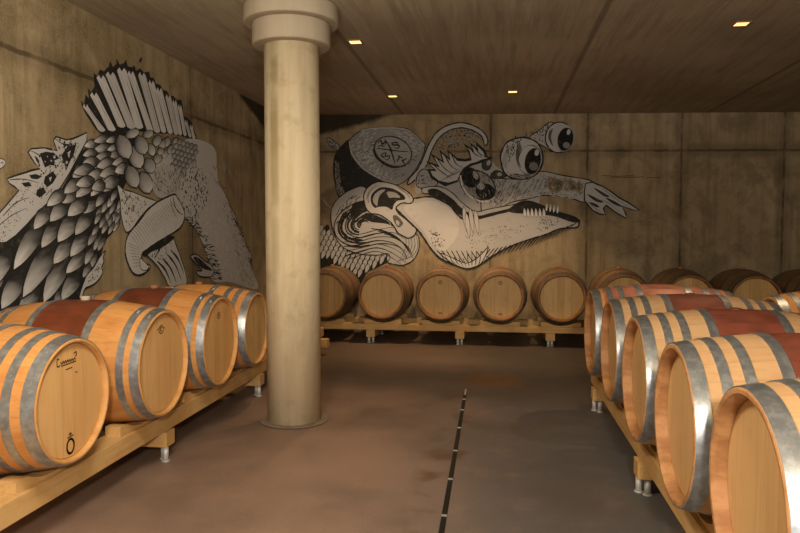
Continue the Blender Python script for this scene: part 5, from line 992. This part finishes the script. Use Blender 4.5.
def barrel(shape, body, head, hoop, bung, loc, rz, label, group, stamps=(), tilt=0.):
    P = SHAPES[shape]; C = part_meshes(shape, body, head, hoop, bung); R = P['R']
    root = thing('wine_barrel', label, 'barrel', loc, rz, group)
    r = random.Random(label); 
    link('stave_body', C['body'], root, (0, 0, R), (tilt, 0, 0))
    for q in C['chimes']: link('chime', q, root, (0, 0, R), (tilt, 0, 0))
    hs = [link('barrel_head', h, root, (0, 0, R), (tilt, 0, 0)) for h in C['heads']]
    for h in C['hoops']: link('hoop', h, root, (0, 0, R), (tilt, 0, 0))
    link('bung', C['bung'], root, (0, 0, R), (tilt, 0, 0))
    for st in stamps: link(st.name.split('.')[0], st, hs[0], (P['xh']-.0012, 0, 0))
    return root
GL, GR, GB = 'barrels in the row along the side wall', 'barrels in the row by the aisle', 'barrels in the row along the far wall'
ZB = .288; HALF = .475
# row along the left wall: heads face +X
LPOS = [(-1.855, 2.82, .289), (-1.835, 3.63, .291), (-1.814, 4.391, .296), (-1.82, 5.11, .291)]
LB = [('small', 'stave', 'head', 'hoop', 'bung', 'oak barrel with a script stamp and a ring mark on its head, nearest the camera', (SCRIPT, RINGM)),
      ('six', 'stave_red', 'head', 'hoop', 'bung_si', 'second oak barrel on the side wall rack, broad maroon band and crest stamp', (CREST,)),
      ('six', 'stave_red', 'head', 'hoop', 'bung', 'third oak barrel on the side wall rack, maroon band, between two others', (SMALL,)),
      ('small', 'stave', 'head_old', 'hoop', 'bung', 'plain orange oak barrel on the side wall rack right beside the column', ())]
for i, (sh, bo, he, ho, bu, lab, st) in enumerate(LB):
    barrel(sh, bo, he, ho, bu, (LPOS[i][0]-HALF, LPOS[i][1], LPOS[i][2]), pi, lab, GL, st)
# row by the aisle on the right: heads face -X
RPOS = [(.674, 1.963), (.672, 2.717), (.682, 3.536), (.688, 4.356), (.678, 5.125)]
RB = [('stave_pale', 'head_pale', 'oak barrel nearest the camera in the aisle row, head cut off by the picture edge', ()),
      ('stave_pale', 'head_pale', 'second oak barrel from the camera in the aisle row, wide shiny hoop and maroon band', ()),
      ('stave_pale', 'head_pale', 'middle oak barrel of the aisle row, third of five, maroon band', ()),
      ('stave_pale', 'head_pale', 'fourth oak barrel of the aisle row, maroon band, before the pink-stained one', ()),
      ('stave_pink', 'head_pale', 'farthest oak barrel of the aisle row, pink-stained top', ())]
for i, (bo, he, lab, st) in enumerate(RB):
    barrel('aisle', bo, he, 'hoop', 'bung_flat', (RPOS[i][0]+HALF, RPOS[i][1], ZB+.007), 0, lab, GR, st)
barrel('eight', 'stave', 'head', 'hoop', 'bung', (2.33, 5.0, ZB), 0, 'orange oak barrel behind the aisle row, cut off by the picture edge', 'barrels behind the aisle row')
# row along the back wall: heads face -Y
XB, YB, SB, ZBB = -2.104, 8.283, .7196, .254
BL = ['aged barrel at the far wall, half hidden behind the column', 'second aged barrel from the column at the far wall, tapping the curled hair painted above', 'third aged barrel from the column at the far wall, below the painted cheek',
      'fourth aged barrel from the column at the far wall, under the painted throat feathers', 'fifth aged barrel from the column at the far wall, last one fully in view',
      'aged dark barrel at the far wall peeking over the farthest aisle barrel', 'aged dark barrel at the far wall behind the maroon bands of the aisle row',
      'aged dark barrel at the far wall, second from the picture edge', 'aged dark barrel at the far wall, cut off by the picture edge']
BL[1] = 'second aged barrel from the column at the far wall, below the painted hair curls'
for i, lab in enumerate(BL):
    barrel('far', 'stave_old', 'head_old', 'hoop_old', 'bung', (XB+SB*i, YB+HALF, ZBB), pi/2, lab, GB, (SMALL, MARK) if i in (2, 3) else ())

# ---------------------------------------------------------------- racks
def rack(label, loc, rz, L, beams, cross, depth, pads, bz0, bz1, front_over=.02):
    """local x along the row, local -y towards the aisle; beams: y of each beam's front face"""
    rk = thing('barrel_rack', label, 'rack', loc, rz, None)
    for y in beams: MB().box(0, L, y, y+.13, bz0, bz1, .004).build('beam', M['beam_x'], rk)
    for x in cross:
        MB().box(x-.055, x+.055, -(.11 if x == 5.52 else front_over), depth, bz0-.09, bz0-.0005, .004).build('crossbeam', M['beam'], rk)
        for y in (.0, depth-.12):
            for k in (-.022, .022):
                MB().rev([(.004, .001), (.004, .017), (bz0-.0905, .017), (bz0-.0905, .001)], 18, 'z', c=(x+k, y+.02+k*.8, 0)).rev([(0, .001), (0, .024), (.005, .024), (.005, .001)], 18, 'z', c=(x+k, y+.02+k*.8, 0), smooth=False).build('foot', M['tube'], rk)
    for x, y in pads:
        # saddle block hollowed to the curve of the barrel that lies on it
        hw, hh = .235, .055; z0 = bz1+.0005; n = 12; vs = []
        for yy in (y+.022, y+.108):
            for j in range(n+1):
                xx = -hw+2*hw*j/n; top = min(hh, .012+max(0., .342-math.sqrt(max(0, .342**2-xx*xx))))
                vs += [(x+xx, yy, z0), (x+xx, yy, z0+top)]
        fs = []; o = 2*(n+1)
        for j in range(n):
            a = 2*j; fs += [(a, a+2, a+3, a+1), (o+a, o+a+1, o+a+3, o+a+2), (a+1, a+3, o+a+3, o+a+1), (a, o+a, o+a+2, a+2)]
        fs += [(0, 1, o+1, o), (2*n, o+2*n, o+2*n+1, 2*n+1)]
        mb = MB(); mb.add(vs, fs); mb.build('saddle_block', M['beam_x'], rk)
    return rk
# left rack: local x -> +Y, local -y -> +X
rack('long pine barrel rack carrying the row along the side wall', (-1.955, 1.95, 0), pi/2, 5.75, (0, .62), (1.93, 3.58, 5.52), .84,
     [(q[1]-1.95, y) for q in LPOS for y in (0, .62)], .18, .280)
# right rack: local x -> -Y, local -y -> -X
rack('pine barrel rack carrying the aisle row', (.757, 5.62, 0), -pi/2, 4.3, (0, .62, 1.21, 1.83), (.22, 1.90, 3.7), 2.15,
     [(5.62-q[1], y) for q in RPOS for y in (0, .62)]+[(5.62-5.0, y) for y in (1.21, 1.83)], .18, .280)
rack('pine barrel rack along the far wall', (-2.55, 8.383, 0), 0, 7.2, (0, .60), (1.02, 2.12, 3.2, 4.6, 6.2), .80,
     [(XB+SB*i+2.55, y) for i in range(9) for y in (0, .60)], .16, .233)

# ---------------------------------------------------------------- floor drain
dr = thing('floor_drain', 'narrow black slot drain with bright clips running down the floor', 'drain', (-.238, 3.0, 0), radians(.25))
MB().box(-.0135, .0135, -3.0, 2.86, .0005, .003).build('channel', M['black'], dr)
for y in (.28, .78, 1.28, 1.79, 2.28, 2.62): MB().box(-.0132, .0132, y-.009, y+.009, .0032, .006).build('clip', M['clip'], dr)
MB().box(-.006, .006, 2.78, 2.98, .0032, .007).build('end_bar', M['clip'], dr)

# ---------------------------------------------------------------- ceiling downlights
for x, y, lab in [(-1.21, 8.09, 'small square ceiling light near the far wall, above the painted cap'), (.175, 8.02, 'small square ceiling light near the far wall, above the painted eyes'),
                  (-1.175, 5.75, 'small square ceiling light beside the column capital'), (1.84, 5.66, 'small square ceiling light above the aisle row of barrels')]:
    cl = thing('ceiling_light', lab, 'light', (x, y, CEIL), 0, 'ceiling lights')
    fr = MB()
    for a in ((-.06, .06, -.06, -.047), (-.06, .06, .047, .06), (-.06, -.047, -.047, .047), (.047, .06, -.047, .047)): fr.box(*a, -.007, 0)
    fr.build('frame', M['frame'], cl)
    MB().box(-.047, .047, -.047, .047, -.005, -.001).build('lamp_glass', M['glow'], cl)
    s = lamp('ceiling_light_bulb', 'SPOT', (0, 0, -.03), 120 if y > 7 else 55, (1.0, .66, .36), spot_size=radians(88), spot_blend=.6, shadow_soft_size=.04); s.parent = cl
    if y > 7: s.rotation_euler = (radians(14), 0, 0)      # wall washers, tipped towards the far wall

# ---------------------------------------------------------------- small marks on the back wall
sm = tag(link('wall_scratch', strokes_mesh('wall_scratch', [[(0, 0), (.2, -.012), (.42, -.004)], [(.12, -.025), (.3, -.03), (.55, -.02)], [(.60, -.03), (.78, -.028)]], .009)), 'thin reddish scratch lines on the bare concrete beside the painted beak', 'scratch')
sm.data.materials[0] = M['scratch']; sm.rotation_euler = (0, 0, ANGB-pi/2); sm.location = WB0+TB*1.42+Vector((0, 0, 2.13)); sm.location += Vector((SLOPE, -1, 0)).normalized()*.002
